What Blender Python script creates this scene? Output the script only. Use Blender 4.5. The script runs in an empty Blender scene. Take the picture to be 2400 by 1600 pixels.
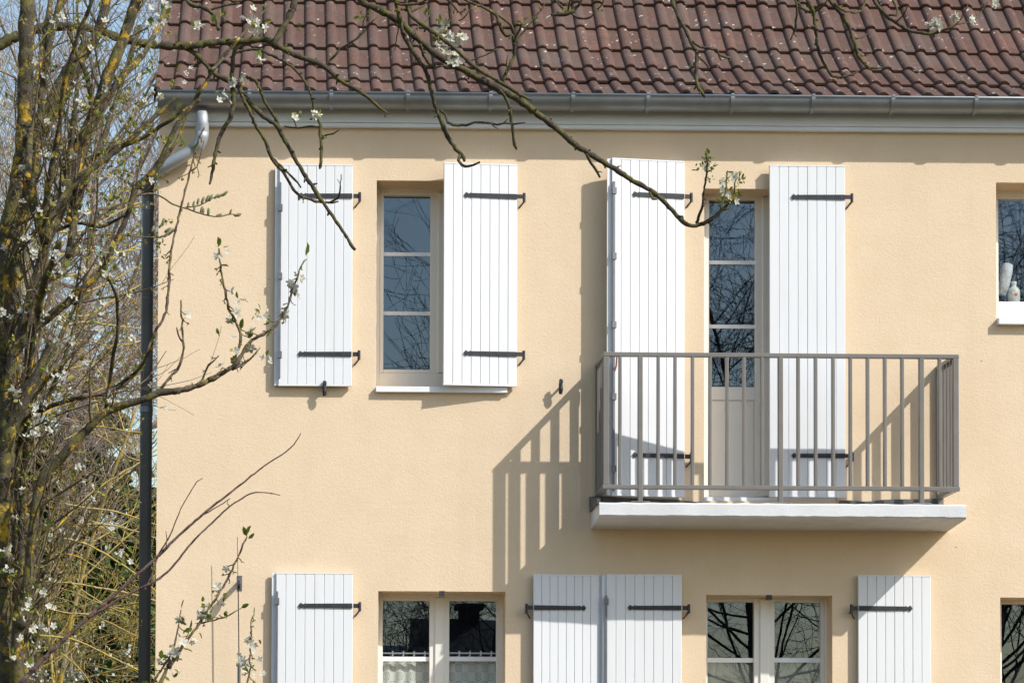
import bpy, bmesh, math, random
from mathutils import Vector, Matrix

rnd = random.Random(11)
SC = bpy.context.scene
COL = SC.collection
PI = math.pi

# ------------------------------------------------------------------ camera
F = 6000.0                    # focal length in photo pixels (photo 2400 x 1600)
PPX, PPY = 762.0, 1698.0      # principal point (the lens is shifted up and right)
ZC = 17.65                    # camera to facade, metres
CAM = Vector((0.0, -ZC, 1.6))
YAW, PITCH, ROLL = 0.012, 0.032, 0.005
M = (Matrix.Rotation(-YAW, 3, 'Z') @ Matrix.Rotation(PITCH, 3, 'X') @ Matrix.Rotation(-ROLL, 3, 'Y'))
RIGHT, FWD, UP = M @ Vector((1, 0, 0)), M @ Vector((0, 1, 0)), M @ Vector((0, 0, 1))
cd = bpy.data.cameras.new('camera'); cam = bpy.data.objects.new('camera', cd); COL.objects.link(cam)
cd.sensor_width = 36; cd.lens = 36 * F / 2400
cd.shift_x = (1200 - PPX) / 2400; cd.shift_y = (PPY - 800) / 2400
cd.clip_start = 0.1; cd.clip_end = 2000
R = Matrix((RIGHT, UP, -FWD)).transposed()
cam.matrix_world = Matrix.Translation(CAM) @ R.to_4x4()
SC.camera = cam

def P(px, py, d=0.0):
    """world point at photo pixel (px, py), d metres in front of the facade plane"""
    r = FWD + RIGHT * ((px - PPX) / F) + UP * ((PPY - py) / F)
    return CAM + r * ((ZC - d) / r.y)

# ------------------------------------------------------------------ light
SUNV = Vector((0.7236, -0.485, 0.751)).normalized()
el = math.asin(SUNV.z); az = math.atan2(SUNV.x, SUNV.y)
w = bpy.data.worlds.new('World'); SC.world = w; w.use_nodes = True
nt = w.node_tree; bg = nt.nodes['Background']
sky = nt.nodes.new('ShaderNodeTexSky'); sky.sky_type = 'NISHITA'; sky.sun_disc = False
sky.sun_elevation = el; sky.sun_rotation = az
sky.air_density = 1.5; sky.dust_density = 1.6; sky.ozone_density = 2.6
nt.links.new(sky.outputs[0], bg.inputs[0]); bg.inputs[1].default_value = 0.15
sd = bpy.data.lights.new('sun', 'SUN'); sd.energy = 4.3; sd.angle = math.radians(0.5); sd.color = (1, .975, .935)
so = bpy.data.objects.new('sun', sd); COL.objects.link(so)
so.rotation_euler = SUNV.to_track_quat('Z', 'Y').to_euler(); so.location = (20, -15, 25)
SC.view_settings.view_transform = 'Standard'; SC.view_settings.look = 'None'
SC.view_settings.exposure = 0.33; SC.view_settings.gamma = 1.0
SC.cycles.max_bounces = 8; SC.cycles.transparent_max_bounces = 16
SC.cycles.caustics_reflective = False; SC.cycles.caustics_refractive = False

# ------------------------------------------------------------------ materials
class NT:
    def __init__(s, name):
        s.m = bpy.data.materials.new(name); s.m.use_nodes = True
        s.t = s.m.node_tree; s.b = s.t.nodes['Principled BSDF']; s.out = s.t.nodes['Material Output']
    def n(s, t, **k):
        x = s.t.nodes.new(t)
        for a, v in k.items():
            if a.startswith('i_'):
                x.inputs[a[2:].replace('_', ' ')].default_value = v
            else: setattr(x, a, v)
        return x
    def l(s, a, b): s.t.links.new(a, b)
    def coord(s, scale=(1, 1, 1)):
        c = s.n('ShaderNodeTexCoord'); mp = s.n('ShaderNodeMapping'); mp.inputs['Scale'].default_value = scale
        s.l(c.outputs['Object'], mp.inputs[0]); return mp.outputs[0]
    def noise(s, v, scale, detail=4, rough=.55):
        x = s.n('ShaderNodeTexNoise'); x.inputs['Scale'].default_value = scale
        x.inputs['Detail'].default_value = detail; x.inputs['Roughness'].default_value = rough
        s.l(v, x.inputs['Vector']); return x.outputs[0]
    def ramp(s, f, stops):
        x = s.n('ShaderNodeValToRGB'); e = x.color_ramp.elements
        while len(e) < len(stops): e.new(0.5)
        for q, (p, c) in zip(e, stops):
            q.position = p; q.color = c if len(c) == 4 else (*c, 1)
        s.l(f, x.inputs[0]); return x.outputs[0]
    def mix(s, f, a, b, mode='MIX'):
        x = s.n('ShaderNodeMix', data_type='RGBA', blend_type=mode)
        for inp, v in ((x.inputs[0], f), (x.inputs[6], a), (x.inputs[7], b)):
            if hasattr(v, 'is_output') or isinstance(v, bpy.types.NodeSocket): s.l(v, inp)
            elif isinstance(v, (int, float)): inp.default_value = v
            else: inp.default_value = (*v, 1) if len(v) == 3 else v
        return x.outputs[2]
    def math(s, op, a, b=None, c=None):
        x = s.n('ShaderNodeMath', operation=op)
        for i, v in enumerate((a, b, c)):
            if v is None: continue
            if isinstance(v, bpy.types.NodeSocket): s.l(v, x.inputs[i])
            else: x.inputs[i].default_value = v
        return x.outputs[0]
    def bump(s, h, dist, strength=1.0, prev=None):
        x = s.n('ShaderNodeBump'); x.inputs['Distance'].default_value = dist; x.inputs['Strength'].default_value = strength
        s.l(h, x.inputs['Height'])
        if prev is not None: s.l(prev, x.inputs['Normal'])
        return x.outputs[0]
    def done(s, col=None, rough=.6, metal=0., nrm=None, spec=None):
        for key, v in (('Base Color', col), ('Roughness', rough), ('Metallic', metal), ('Normal', nrm), ('Specular IOR Level', spec)):
            if v is None: continue
            inp = s.b.inputs[key]
            if isinstance(v, bpy.types.NodeSocket): s.l(v, inp)
            elif isinstance(v, (int, float)): inp.default_value = v
            else: inp.default_value = (*v, 1)
        return s.m

def simple(name, col, rough=.6, metal=0., var=.12, scale=6., spec=None, bump=0., bscale=200.):
    t = NT(name); v = t.coord()
    n = t.noise(v, scale, 5)
    dark = tuple(c * (1 - var) for c in col); lite = tuple(min(1, c * (1 + var)) for c in col)
    c = t.ramp(n, [(.3, dark), (.7, lite)])
    nr = t.bump(t.noise(v, bscale, 3), bump) if bump else None
    return t.done(c, rough, metal, nr, spec)

def m_stucco():
    t = NT('cream_render'); v = t.coord()
    big = t.noise(v, .7, 5, .6); mid = t.noise(v, 5., 5, .6)
    fine = t.noise(v, 75., 4, .65)
    c = t.ramp(big, [(.3, (.712, .552, .382)), (.52, (.742, .584, .411)), (.75, (.768, .613, .436))])
    c = t.mix(t.ramp(mid, [(.4, (0, 0, 0)), (.75, (.6,) * 3)]), c, (.685, .525, .345))
    c = t.mix(t.ramp(fine, [(.35, (.5,) * 3), (.55, (0, 0, 0))]), c, (.68, .525, .34))
    stk = t.noise(t.coord((5.5, 5.5, .30)), 1.0, 5, .6)
    c = t.mix(t.ramp(stk, [(.50, (0, 0, 0)), (.78, (.5,) * 3)]), c, (.66, .515, .35))
    # a few dark pits and scuffs
    vo = t.n('ShaderNodeTexVoronoi'); vo.inputs['Scale'].default_value = 3.1; t.l(v, vo.inputs['Vector'])
    c = t.mix(t.ramp(vo.outputs['Distance'], [(0.0, (.7,) * 3), (.018, (.6,) * 3), (.03, (0, 0, 0))]), c, (.32, .22, .14))
    sw = t.noise(t.coord((9, 9, 26)), 1.6, 3)
    h = t.math('ADD', t.math('MULTIPLY', fine, 1.0), t.math('MULTIPLY', t.noise(v, 34., 3), .45))
    h = t.math('ADD', h, t.math('MULTIPLY', sw, .3))
    return t.done(c, .92, 0, t.bump(h, .0026, .8), .2)

def m_tile():
    t = NT('clay_tile'); v = t.coord()
    g = t.n('ShaderNodeNewGeometry'); isl = g.outputs['Random Per Island']
    c = t.ramp(isl, [(0, (.108, .062, .048)), (.3, (.136, .075, .058)), (.55, (.15, .083, .063)), (.8, (.135, .082, .066)), (1, (.185, .096, .07))])
    n = t.noise(v, 9, 6, .65)
    c = t.mix(t.ramp(n, [(.38, (0, 0, 0)), (.62, (.85,) * 3)]), c, (.108, .070, .058))
    n2 = t.noise(v, 95, 4, .7)
    c = t.mix(t.ramp(n2, [(.36, (.8,) * 3), (.54, (0, 0, 0))]), c, (.070, .043, .036))
    # grey dirt low on the roof, pale and orange lichen spots
    g2 = t.noise(v, 2.2, 4)
    c = t.mix(t.ramp(g2, [(.45, (0, 0, 0)), (.68, (.6,) * 3)]), c, (.125, .095, .080))
    vo = t.n('ShaderNodeTexVoronoi'); vo.inputs['Scale'].default_value = 17; vo.inputs['Randomness'].default_value = 1.0
    t.l(t.mix(.06, v, t.noise(v, 40, 3)), vo.inputs['Vector'])
    sp = t.math('MULTIPLY', t.ramp(vo.outputs['Distance'], [(.13, (1, 1, 1)), (.19, (0, 0, 0))]), t.ramp(t.noise(v, 6.5, 3), [(.485, (0, 0, 0)), (.56, (1, 1, 1))]))
    c = t.mix(t.math('MULTIPLY', sp, .85), c, (.52, .46, .42))
    vo2 = t.n('ShaderNodeTexVoronoi'); vo2.inputs['Scale'].default_value = 48; t.l(v, vo2.inputs['Vector'])
    sp2 = t.math('MULTIPLY', t.ramp(vo2.outputs['Distance'], [(.12, (1, 1, 1)), (.22, (0, 0, 0))]), t.ramp(t.noise(v, 15, 3), [(.50, (0, 0, 0)), (.60, (1, 1, 1))]))
    c = t.mix(t.math('MULTIPLY', sp2, .5), c, (.4, .36, .33))
    vo3 = t.n('ShaderNodeTexVoronoi'); vo3.inputs['Scale'].default_value = 9; t.l(t.mix(.08, v, t.noise(v, 30, 3)), vo3.inputs['Vector'])
    sp3 = t.math('MULTIPLY', t.ramp(vo3.outputs['Distance'], [(.06, (1, 1, 1)), (.14, (0, 0, 0))]), t.ramp(t.noise(v, 3.1, 3), [(.62, (0, 0, 0)), (.66, (1, 1, 1))]))
    c = t.mix(t.math('MULTIPLY', sp3, .6), c, (.42, .20, .06))
    return t.done(c, .9, 0, t.bump(n2, .004, .9), .08)

def m_bark(name, base, light, moss, mossamt, orange, oramt, scale=85.):
    t = NT(name); v = t.coord()
    n = t.noise(v, scale * 2.2, 6, .7)
    c = t.ramp(n, [(.3, base), (.5, tuple((a + b) / 2 for a, b in zip(base, light))), (.72, light)])
    ms = t.noise(v, scale * .28, 5, .65)
    c = t.mix(t.ramp(ms, [(.62 - mossamt, (0, 0, 0)), (.72 - mossamt, (.85,) * 3)]), c, moss)
    if oramt:
        o = t.noise(t.coord((1.3, 1, 1)), scale * .22, 6, .7)
        c = t.mix(t.ramp(o, [(.70 - oramt, (0, 0, 0)), (.74 - oramt, (.9,) * 3)]), c, orange)
    pl = t.noise(v, scale * .9, 4, .6)
    c = t.mix(t.ramp(pl, [(.66, (0, 0, 0)), (.7, (.6,) * 3)]), c, (.3, .31, .25))
    return t.done(c, .9, 0, t.bump(n, .006, 1.0), .2)

def m_glass(name, f=.155, tint=(.93, .97, .96), wav=.0006):
    t = NT(name); v = t.coord()
    t.t.nodes.remove(t.b)
    tr = t.n('ShaderNodeBsdfTransparent'); tr.inputs[0].default_value = (*tint, 1)
    gl = t.n('ShaderNodeBsdfGlossy'); gl.inputs['Roughness'].default_value = .004; gl.inputs[0].default_value = (.74, .86, 1, 1)
    b = t.bump(t.noise(v, 2.3, 2), wav * .35, 1.0)
    t.l(b, gl.inputs['Normal'])
    lw = t.n('ShaderNodeLayerWeight'); lw.inputs[0].default_value = .5
    fac = t.math('ADD', t.math('MULTIPLY', t.math('POWER', lw.outputs['Facing'], 4.0), .7), f)
    mx = t.n('ShaderNodeMixShader'); t.l(fac, mx.inputs[0]); t.l(tr.outputs[0], mx.inputs[1]); t.l(gl.outputs[0], mx.inputs[2])
    t.l(mx.outputs[0], t.out.inputs[0]); return t.m

def m_petal(name, col, trans):
    t = NT(name)
    d = t.n('ShaderNodeBsdfDiffuse'); d.inputs[0].default_value = (*col, 1)
    tl = t.n('ShaderNodeBsdfTranslucent'); tl.inputs[0].default_value = (*col, 1)
    mx = t.n('ShaderNodeMixShader'); mx.inputs[0].default_value = trans
    g = t.n('ShaderNodeNewGeometry')
    cc = t.ramp(g.outputs['Random Per Island'], [(0, tuple(c * .75 for c in col)), (1, tuple(min(1, c * 1.2) for c in col))])
    t.l(cc, d.inputs[0]); t.l(cc, tl.inputs[0])
    t.l(d.outputs[0], mx.inputs[1]); t.l(tl.outputs[0], mx.inputs[2]); t.l(mx.outputs[0], t.out.inputs[0]); return t.m

def m_lace(name, a, b, hole=.34):
    t = NT(name); t.t.nodes.remove(t.b)
    c = t.n('ShaderNodeTexCoord'); sp = t.n('ShaderNodeSeparateXYZ'); t.l(c.outputs['Object'], sp.inputs[0])
    cx = t.math('COSINE', t.math('MULTIPLY', sp.outputs[0], 2 * PI / a)); cz = t.math('COSINE', t.math('MULTIPLY', sp.outputs[2], 2 * PI / b))
    s = t.math('MULTIPLY', cx, cz)
    ln = t.math('COMPARE', s, .22, .09)
    ln2 = t.math('COMPARE', s, .8, .06)
    dk = t.math('MAXIMUM', ln, ln2)
    fine = t.noise(t.coord((1, .1, 1)), 320, 2)
    dk = t.math('MINIMUM', t.math('ADD', t.math('MULTIPLY', dk, 1.1), t.math('MULTIPLY', fine, .12)), 1)
    d = t.n('ShaderNodeBsdfDiffuse'); tl = t.n('ShaderNodeBsdfTranslucent'); m1 = t.n('ShaderNodeMixShader'); m1.inputs[0].default_value = .15
    for x in (d, tl): x.inputs[0].default_value = (.84, .83, .77, 1)
    t.l(d.outputs[0], m1.inputs[1]); t.l(tl.outputs[0], m1.inputs[2])
    tr = t.n('ShaderNodeBsdfTransparent'); m2 = t.n('ShaderNodeMixShader')
    t.l(t.math('MULTIPLY', dk, hole * 1.5), m2.inputs[0]); t.l(m1.outputs[0], m2.inputs[1]); t.l(tr.outputs[0], m2.inputs[2])
    t.l(m2.outputs[0], t.out.inputs[0]); return t.m

def m_paint(name, col, rough=.45, dirt=.06):
    t = NT(name); v = t.coord()
    n = t.noise(v, 1.7, 5); st = t.noise(t.coord((22, 22, 1.1)), 1.0, 4)
    c = t.mix(t.ramp(n, [(.35, (0, 0, 0)), (.8, (dirt * 6,) * 3)]), col, tuple(k * .93 for k in col))
    c = t.mix(t.ramp(st, [(.52, (0, 0, 0)), (.85, (dirt * 6,) * 3)]), c, (col[0] * .88, col[1] * .86, col[2] * .82))
    vo = t.n('ShaderNodeTexVoronoi'); vo.inputs['Scale'].default_value = 4.2; t.l(v, vo.inputs['Vector'])
    c = t.mix(t.ramp(vo.outputs['Distance'], [(0, (.5,) * 3), (.012, (.5,) * 3), (.02, (0, 0, 0))]), c, (.3, .27, .24))
    return t.done(c, rough, 0, t.bump(t.noise(t.coord((60, 60, 4)), 2., 3), .0006, .6), .4)

MT = dict(
    stucco=m_stucco(), tile=m_tile(),
    white=m_paint('white_shutter_paint', (.745, .75, .755), .45, .075),
    pvc=simple('white_frame', (.80, .77, .70), .4, 0, .03, 3),
    concrete=simple('painted_concrete', (.65, .65, .65), .85, 0, .08, 5, None, .0015, 60),
    rail=simple('taupe_paint', (.18, .166, .15), .42, 0, .08, 9),
    iron=simple('black_iron', (.038, .038, .044), .5, .3, .25, 30),
    rust=simple('rusty_iron', (.22, .08, .03), .8, .2, .3, 30),
    steel=simple('grey_steel', (.19, .19, .20), .45, .6, .15, 12),
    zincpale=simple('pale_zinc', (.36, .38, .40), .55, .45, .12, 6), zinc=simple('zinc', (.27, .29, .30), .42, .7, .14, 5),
    pipe=simple('shade_dark_zinc', (.12, .135, .155), .34, .6, .2, 4),  # downpipe zinc with the gable's shade put into its colour; pale_zinc is lit
    sill=simple('pale_sill', (.80, .81, .82), .5, 0, .05, 4),
    bitumen=simple('bitumen_strip', (.10, .10, .095), .85, 0, .3, 14),
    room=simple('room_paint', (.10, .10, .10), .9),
    glass=m_glass('window_glass'), lace=m_lace('lace', .092, .12),
    sheer=simple('sheer_cloth', (.30, .29, .27), .9, 0, .15, 30),
    fascia=simple('fascia_paint', (.74, .77, .80), .6, 0, .05, 4),
    ground=simple('lawn', (.10, .08, .05), .95, 0, .35, 3.0),
    plum=m_bark('plum_bark', (.016, .013, .010), (.15, .125, .085), (.165, .145, .04), .12, (.50, .31, .03), .14),
    plumshoot=m_bark('plum_shoot_bark', (.075, .052, .038), (.27, .20, .14), (.24, .20, .06), .13, (.36, .24, .04), .06),
    old=m_bark('mossy_bark', (.028, .022, .018), (.12, .095, .07), (.12, .11, .035), .16, (.36, .25, .03), .06),
    purple=m_bark('reddish_twig', (.10, .055, .045), (.22, .15, .125), (.16, .12, .08), 0, None, 0),
    willow=m_bark('straw_twig', (.20, .15, .06), (.50, .385, .17), (.42, .32, .06), .12, (.62, .36, .02), .12, 14.),
    grey=m_bark('grey_twig', (.20, .15, .125), (.42, .34, .28), (.36, .28, .16), .05, None, 0, 12.),
    darkbark=simple('dark_bark', (.05, .04, .032), .9, 0, .3, 8),
    petal=m_petal('white_petal', (.60, .59, .50), .35), stamen=m_petal('stamen', (.55, .42, .06), .2),
    leaf=m_petal('young_leaf', (.15, .20, .035), .4), bud=m_petal('bud_scale', (.30, .26, .075), .3),
    catkin=simple('catkin', (.19, .185, .10), .95, 0, .2, 60),
    catkinleaf=m_petal('yellow_green_bud', (.26, .26, .05), .35), needle=m_petal('conifer_needle', (.05, .088, .032), .15), grass=m_petal('grass_blade', (.07, .12, .03), .3),
    slate=simple('dark_roof', (.030, .028, .027), .8, 0, .25, 6), nwall=simple('neighbour_wall', (.5, .46, .4), .9),
    roll=simple('paper', (.46, .45, .48), .9), bottle=simple('bottle_plastic', (.50, .51, .46), .35, 0, .03), red=simple('red_label', (.6, .05, .04), .5),
)

# ------------------------------------------------------------------ mesh helpers
class MB:
    def __init__(s): s.v = []; s.f = []
    def add(s, vs, fs):
        o = len(s.v); s.v.extend([tuple(q) for q in vs]); s.f.extend([tuple(i + o for i in q) for q in fs])
    def box(s, x0, x1, y0, y1, z0, z1):
        x0, x1 = min(x0, x1), max(x0, x1); y0, y1 = min(y0, y1), max(y0, y1); z0, z1 = min(z0, z1), max(z0, z1)
        s.add([(x0, y0, z0), (x1, y0, z0), (x1, y1, z0), (x0, y1, z0), (x0, y0, z1), (x1, y0, z1), (x1, y1, z1), (x0, y1, z1)],
              [(0, 3, 2, 1), (4, 5, 6, 7), (0, 1, 5, 4), (1, 2, 6, 5), (2, 3, 7, 6), (3, 0, 4, 7)])
    def tube(s, pts, rs, n=6, cap=True):
        pts = [Vector(p) for p in pts]
        if len(pts) < 2: return
        o = len(s.v); m = len(pts)
        t = (pts[1] - pts[0]).normalized()
        a = t.orthogonal().normalized()
        for i, p in enumerate(pts):
            tt = (pts[min(i + 1, m - 1)] - pts[max(i - 1, 0)])
            if tt.length < 1e-9: tt = t
            tt = tt.normalized()
            a = a - tt * a.dot(tt)
            a = a.normalized() if a.length > 1e-6 else tt.orthogonal().normalized()
            b = tt.cross(a); r = rs[i] if hasattr(rs, '__len__') else rs
            for k in range(n):
                q = p + (a * math.cos(2 * PI * k / n) + b * math.sin(2 * PI * k / n)) * r
                s.v.append((q.x, q.y, q.z))
        for i in range(m - 1):
            for k in range(n):
                k2 = (k + 1) % n
                s.f.append((o + i * n + k, o + i * n + k2, o + (i + 1) * n + k2, o + (i + 1) * n + k))
        if cap:
            s.f.append(tuple(o + k for k in reversed(range(n)))); s.f.append(tuple(o + (m - 1) * n + k for k in range(n)))
    def prism(s, poly, fn0, fn1):
        n = len(poly)
        s.add([fn0(*q) for q in poly] + [fn1(*q) for q in poly],
              [tuple(range(n)), tuple(reversed(range(n, 2 * n)))] + [(i, (i + 1) % n + 0, (i + 1) % n + n, i + n) for i in range(n)])
    def build(s, name, mat, parent=None, label=None, smooth=False, fix=False, bevel=0.):
        me = bpy.data.meshes.new(name); me.from_pydata(s.v, [], s.f); me.update()
        if fix or bevel:
            bm = bmesh.new(); bm.from_mesh(me); bmesh.ops.recalc_face_normals(bm, faces=bm.faces)
            if bevel:
                bmesh.ops.bevel(bm, geom=[e for e in bm.edges if e.is_manifold and e.calc_face_angle(0) > .5], offset=bevel, segments=2, affect='EDGES', profile=.5)
            bm.to_mesh(me); bm.free()
        if smooth: me.polygons.foreach_set('use_smooth', [True] * len(me.polygons))
        me.materials.append(MT[mat] if isinstance(mat, str) else mat)
        o = bpy.data.objects.new(name, me); COL.objects.link(o)
        if parent is not None:
            o.parent = parent
            if parent.type == 'EMPTY': o.matrix_parent_inverse = Matrix.Translation(-parent.location)
        if label: o['label'] = label
        return o

def thing(name, label, cat, loc, group=None):
    o = bpy.data.objects.new(name, None); COL.objects.link(o); o.location = loc; o.empty_display_size = .2
    o['label'] = label; o['category'] = cat
    if group: o['group'] = group
    return o
def tag(o, label, cat, group=None):
    o['label'] = label; o['category'] = cat
    if group: o['group'] = group
    return o

# ------------------------------------------------------------------ ground
g = MB(); g.add([(-400, -400, 0), (400, -400, 0), (400, 400, 0), (-400, 400, 0)], [(0, 1, 2, 3)])
go = g.build('ground', 'ground'); go['kind'] = 'structure'

# ------------------------------------------------------------------ house
XL = P(369, 900).x; XR = XL + 10.5; DEEP = 7.6
ZE = P(1600, 232, .10).z            # eave edge of the tiles
house = thing('house', 'cream rendered house with brown tiled roof, white plank shutters and a railed balcony', 'house', (XL + 5.2, 3.8, 0))

def hole(x0, x1, y0, y1):
    ym = (y0 + y1) / 2; xm = (x0 + x1) / 2
    return [P(x0, ym).x, P(x1, ym).x, P(xm, y1).z, P(xm, y0).z]
HO = dict(W1=hole(882, 1190, 424, 907), FD=hole(1650, 1962, 443, 1174), W3=hole(2335, 2640, 429, 745),
          L1=hole(885.5, 1184, 1385, 1905), L2=hole(1655, 1951, 1394, 1912), L3=hole(2345, 2650, 1400, 1800))
TH = .30
ZT = ZE + .02
def facade():
    m = MB(); hs = list(HO.values())
    r2 = random.Random(5)
    xs = sorted({XL, XR} | {h[0] for h in hs} | {h[1] for h in hs}); zs = sorted({-.3, ZT} | {h[2] for h in hs} | {h[3] for h in hs})
    for i in range(len(xs) - 1):
        for j in range(len(zs) - 1):
            cx, cz = (xs[i] + xs[i + 1]) / 2, (zs[j] + zs[j + 1]) / 2
            if any(h[0] < cx < h[1] and h[2] < cz < h[3] for h in hs): continue
            for y, fl in ((0, 0), (TH, 1)):
                q = [(xs[i], y, zs[j]), (xs[i + 1], y, zs[j]), (xs[i + 1], y, zs[j + 1]), (xs[i], y, zs[j + 1])]
                m.add(q, [(0, 1, 2, 3) if not fl else (3, 2, 1, 0)])
    for x0, x1, z0, z1 in hs:        # reveals, arrises slightly worn
        def strip(a, b, nin):
            n = max(2, int((Vector(b) - Vector(a)).length / .05)); rows = []
            for k in range(n + 1):
                p = Vector(a).lerp(Vector(b), k / n); j = r2.uniform(0, .004) if 0 < k < n else 0
                rows.append([p + nin * (-.0005 - j * .6), p + Vector((0, .006, 0)) + nin * j * .5, p + Vector((0, TH, 0))])
            vs = [q for r in rows for q in r]
            fs = []
            for k in range(n):
                for c in range(2): fs.append((k * 3 + c, k * 3 + c + 1, (k + 1) * 3 + c + 1, (k + 1) * 3 + c))
            m.add(vs, fs)
        strip((x0, 0, z0), (x0, 0, z1), Vector((1, 0, 0))); strip((x1, 0, z0), (x1, 0, z1), Vector((-1, 0, 0)))
        strip((x0, 0, z1), (x1, 0, z1), Vector((0, 0, -1))); strip((x0, 0, z0), (x1, 0, z0), Vector((0, 0, 1)))
    # gables and back
    zr = ZE + 3.2
    for x in (XL, XR):
        m.add([(x, 0, -.3), (x, DEEP, -.3), (x, DEEP, ZT), (x, DEEP / 2, zr), (x, 0, ZT)], [(0, 1, 2, 3, 4)])
    m.add([(XL, DEEP, -.3), (XR, DEEP, -.3), (XR, DEEP, ZT), (XL, DEEP, ZT)], [(0, 1, 2, 3)])
    return m.build('wall', 'stucco', house, 'cream textured render')
wall = facade()
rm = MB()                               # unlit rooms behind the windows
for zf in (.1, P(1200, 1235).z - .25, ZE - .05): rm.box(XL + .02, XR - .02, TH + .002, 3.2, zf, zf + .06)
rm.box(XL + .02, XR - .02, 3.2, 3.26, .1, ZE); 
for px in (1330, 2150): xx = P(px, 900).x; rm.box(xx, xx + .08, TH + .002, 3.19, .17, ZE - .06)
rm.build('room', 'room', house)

# ---- roof: sprocketed eave, roman tiles
slopes = [29.5, 33.0, 39.0, 45.0, 46.5] + [46.5] * 9
LC = .335
prof = [Vector((0, -.105, ZE))]
for a in slopes:
    a = math.radians(a); prof.append(prof[-1] + Vector((0, math.cos(a) * LC, math.sin(a) * LC)))
def roof():
    m = MB(); r3 = random.Random(3)
    pitch = P(1090, 222, .1).x - P(883, 222, .1).x; pitch /= 4
    x00 = P(883, 222, .1).x - pitch * .78
    k0 = math.ceil((XL - .02 - x00) / (2 * pitch)) - 1; k1 = int((XR + .1 - x00) / (2 * pitch)) + 1
    rw = pitch * .46
    pr = []                              # cross profile of one tile: (x, h)
    for q in range(2):
        b = q * pitch
        pr += [(b, .004), (b + .012, 0), (b + pitch - rw - .004, 0.0)]
        pr += [(b + pitch - rw + rw * (1 - math.cos(PI * i / 7)) / 2, .027 * math.sin(PI * i / 7) ** .8) for i in range(1, 7)]
        pr += [(b + pitch - .002, .005)]
    pr[-1] = (2 * pitch + .007, .009)
    pr = [pr[0]] + pr[1:]
    for c in range(len(slopes)):
        a, b = prof[c], prof[c + 1]; t = (b - a).normalized(); nrm = Vector((0, -t.z, t.y))
        for k in range(k0, k1):
            jx = r3.uniform(-.004, .004); jn = r3.uniform(-.004, .006); js = r3.uniform(-.011, .011); tw = r3.uniform(-.012, .012)
            bx = x00 + k * 2 * pitch + jx
            rows = []
            for s_, no, e in ((0., -.014, 1), (0., .030, 1), (.010, .034, 1), (LC + .05, .006, 0)):
                row = []
                for x, h in pr:
                    xx = max(bx + x, XL - .03)
                    fr = (x / (2 * pitch))
                    lip = no + h if no > 0 else .013 + h * .92
                    row.append(Vector((xx, a.y, a.z)) + t * (s_ + js * e + tw * fr * e) + nrm * (lip + jn * e))
                rows.append(row)
            n = len(pr); vs = [q for r in rows for q in r]
            fs = [(i * n + j, i * n + j + 1, (i + 1) * n + j + 1, (i + 1) * n + j) for i in range(3) for j in range(n - 1)]
            m.add(vs, fs)
    # deck under the tiles and the back slope
    for i in range(len(prof) - 1):
        a, b = prof[i], prof[i + 1]; dn = Vector((0, .03, -.03))
        m.add([(XL - .02, *(a + dn).yz), (XR + .1, *(a + dn).yz), (XR + .1, *(b + dn).yz), (XL - .02, *(b + dn).yz)], [(0, 1, 2, 3)])
    top = prof[-1]
    m.add([(XL - .02, *top.yz), (XR + .1, *top.yz), (XR + .1, DEEP + .2, ZE), (XL - .02, DEEP + .2, ZE)], [(0, 1, 2, 3)])
    return m.build('roof', 'tile', house, None)
roof_o = roof()
v_ = MB()                                # verge board at the gable end
for i in range(len(prof) - 1):
    a, b = prof[i], prof[i + 1]
    v_.add([(XL - .034, *(a + Vector((0, 0, -.05))).yz), (XL - .034, *(b + Vector((0, 0, -.05))).yz), (XL - .034, *(b + Vector((0, 0, .035))).yz), (XL - .034, *(a + Vector((0, 0, .035))).yz),
            (XL - .022, *(a + Vector((0, 0, -.05))).yz), (XL - .022, *(b + Vector((0, 0, -.05))).yz), (XL - .022, *(b + Vector((0, 0, .035))).yz), (XL - .022, *(a + Vector((0, 0, .035))).yz)],
           [(0, 1, 2, 3), (7, 6, 5, 4), (3, 2, 6, 7), (0, 4, 5, 1)])
v_.build('verge_trim', 'tile', roof_o)

# ---- cornice, gutter, downpipe
zg = P(1600, 246, .12).z
f_ = MB(); fx0 = P(405, 280, .05).x
f_.box(fx0, XR, -.060, .0, P(1500, 292, .06).z, zg + .06)
f_.box(fx0 + .01, XR, -.045, .0, P(1500, 303, .045).z, P(1500, 292, .06).z - .0001)
f_.build('fascia', 'fascia', house, bevel=.004)
gx0 = P(371, 240, .12).x; gy = -.151; gr = .085
gu = MB(); pts = []
N = 14
def gut_ring(x, r0, r1):
    outer = [(x, gy + math.cos(PI + PI * i / N) * r1, zg + .03 + math.sin(PI + PI * i / N) * r1) for i in range(N + 1)]
    inner = [(x, gy + math.cos(PI + PI * i / N) * r0, zg + .03 + math.sin(PI + PI * i / N) * r0) for i in range(N + 1)]
    return outer, inner
o0, i0 = gut_ring(gx0, gr - .003, gr); o1, i1 = gut_ring(XR, gr - .003, gr)
n = N + 1
gu.add(o0 + o1 + i0 + i1, [(k, k + 1, n + k + 1, n + k) for k in range(N)] + [(2 * n + k + 1, 2 * n + k, 3 * n + k, 3 * n + k + 1) for k in range(N)])
gu.add(o0, [tuple(range(n))])
gu.tube([(gx0, gy - gr, zg + .034), (XR, gy - gr, zg + .034)], .0095, 10)
for px in (420, 1460, 1780, 2380):           # soldered laps
    xx = P(px, 240, .14).x; a, b = gut_ring(xx, gr, gr + .0018); c, d_ = gut_ring(xx + .012, gr, gr + .0018)
    gu.add(a + c, [(k, k + 1, n + k + 1, n + k) for k in range(N)])
gut = gu.build('gutter', 'zinc', house, smooth=True)
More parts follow.
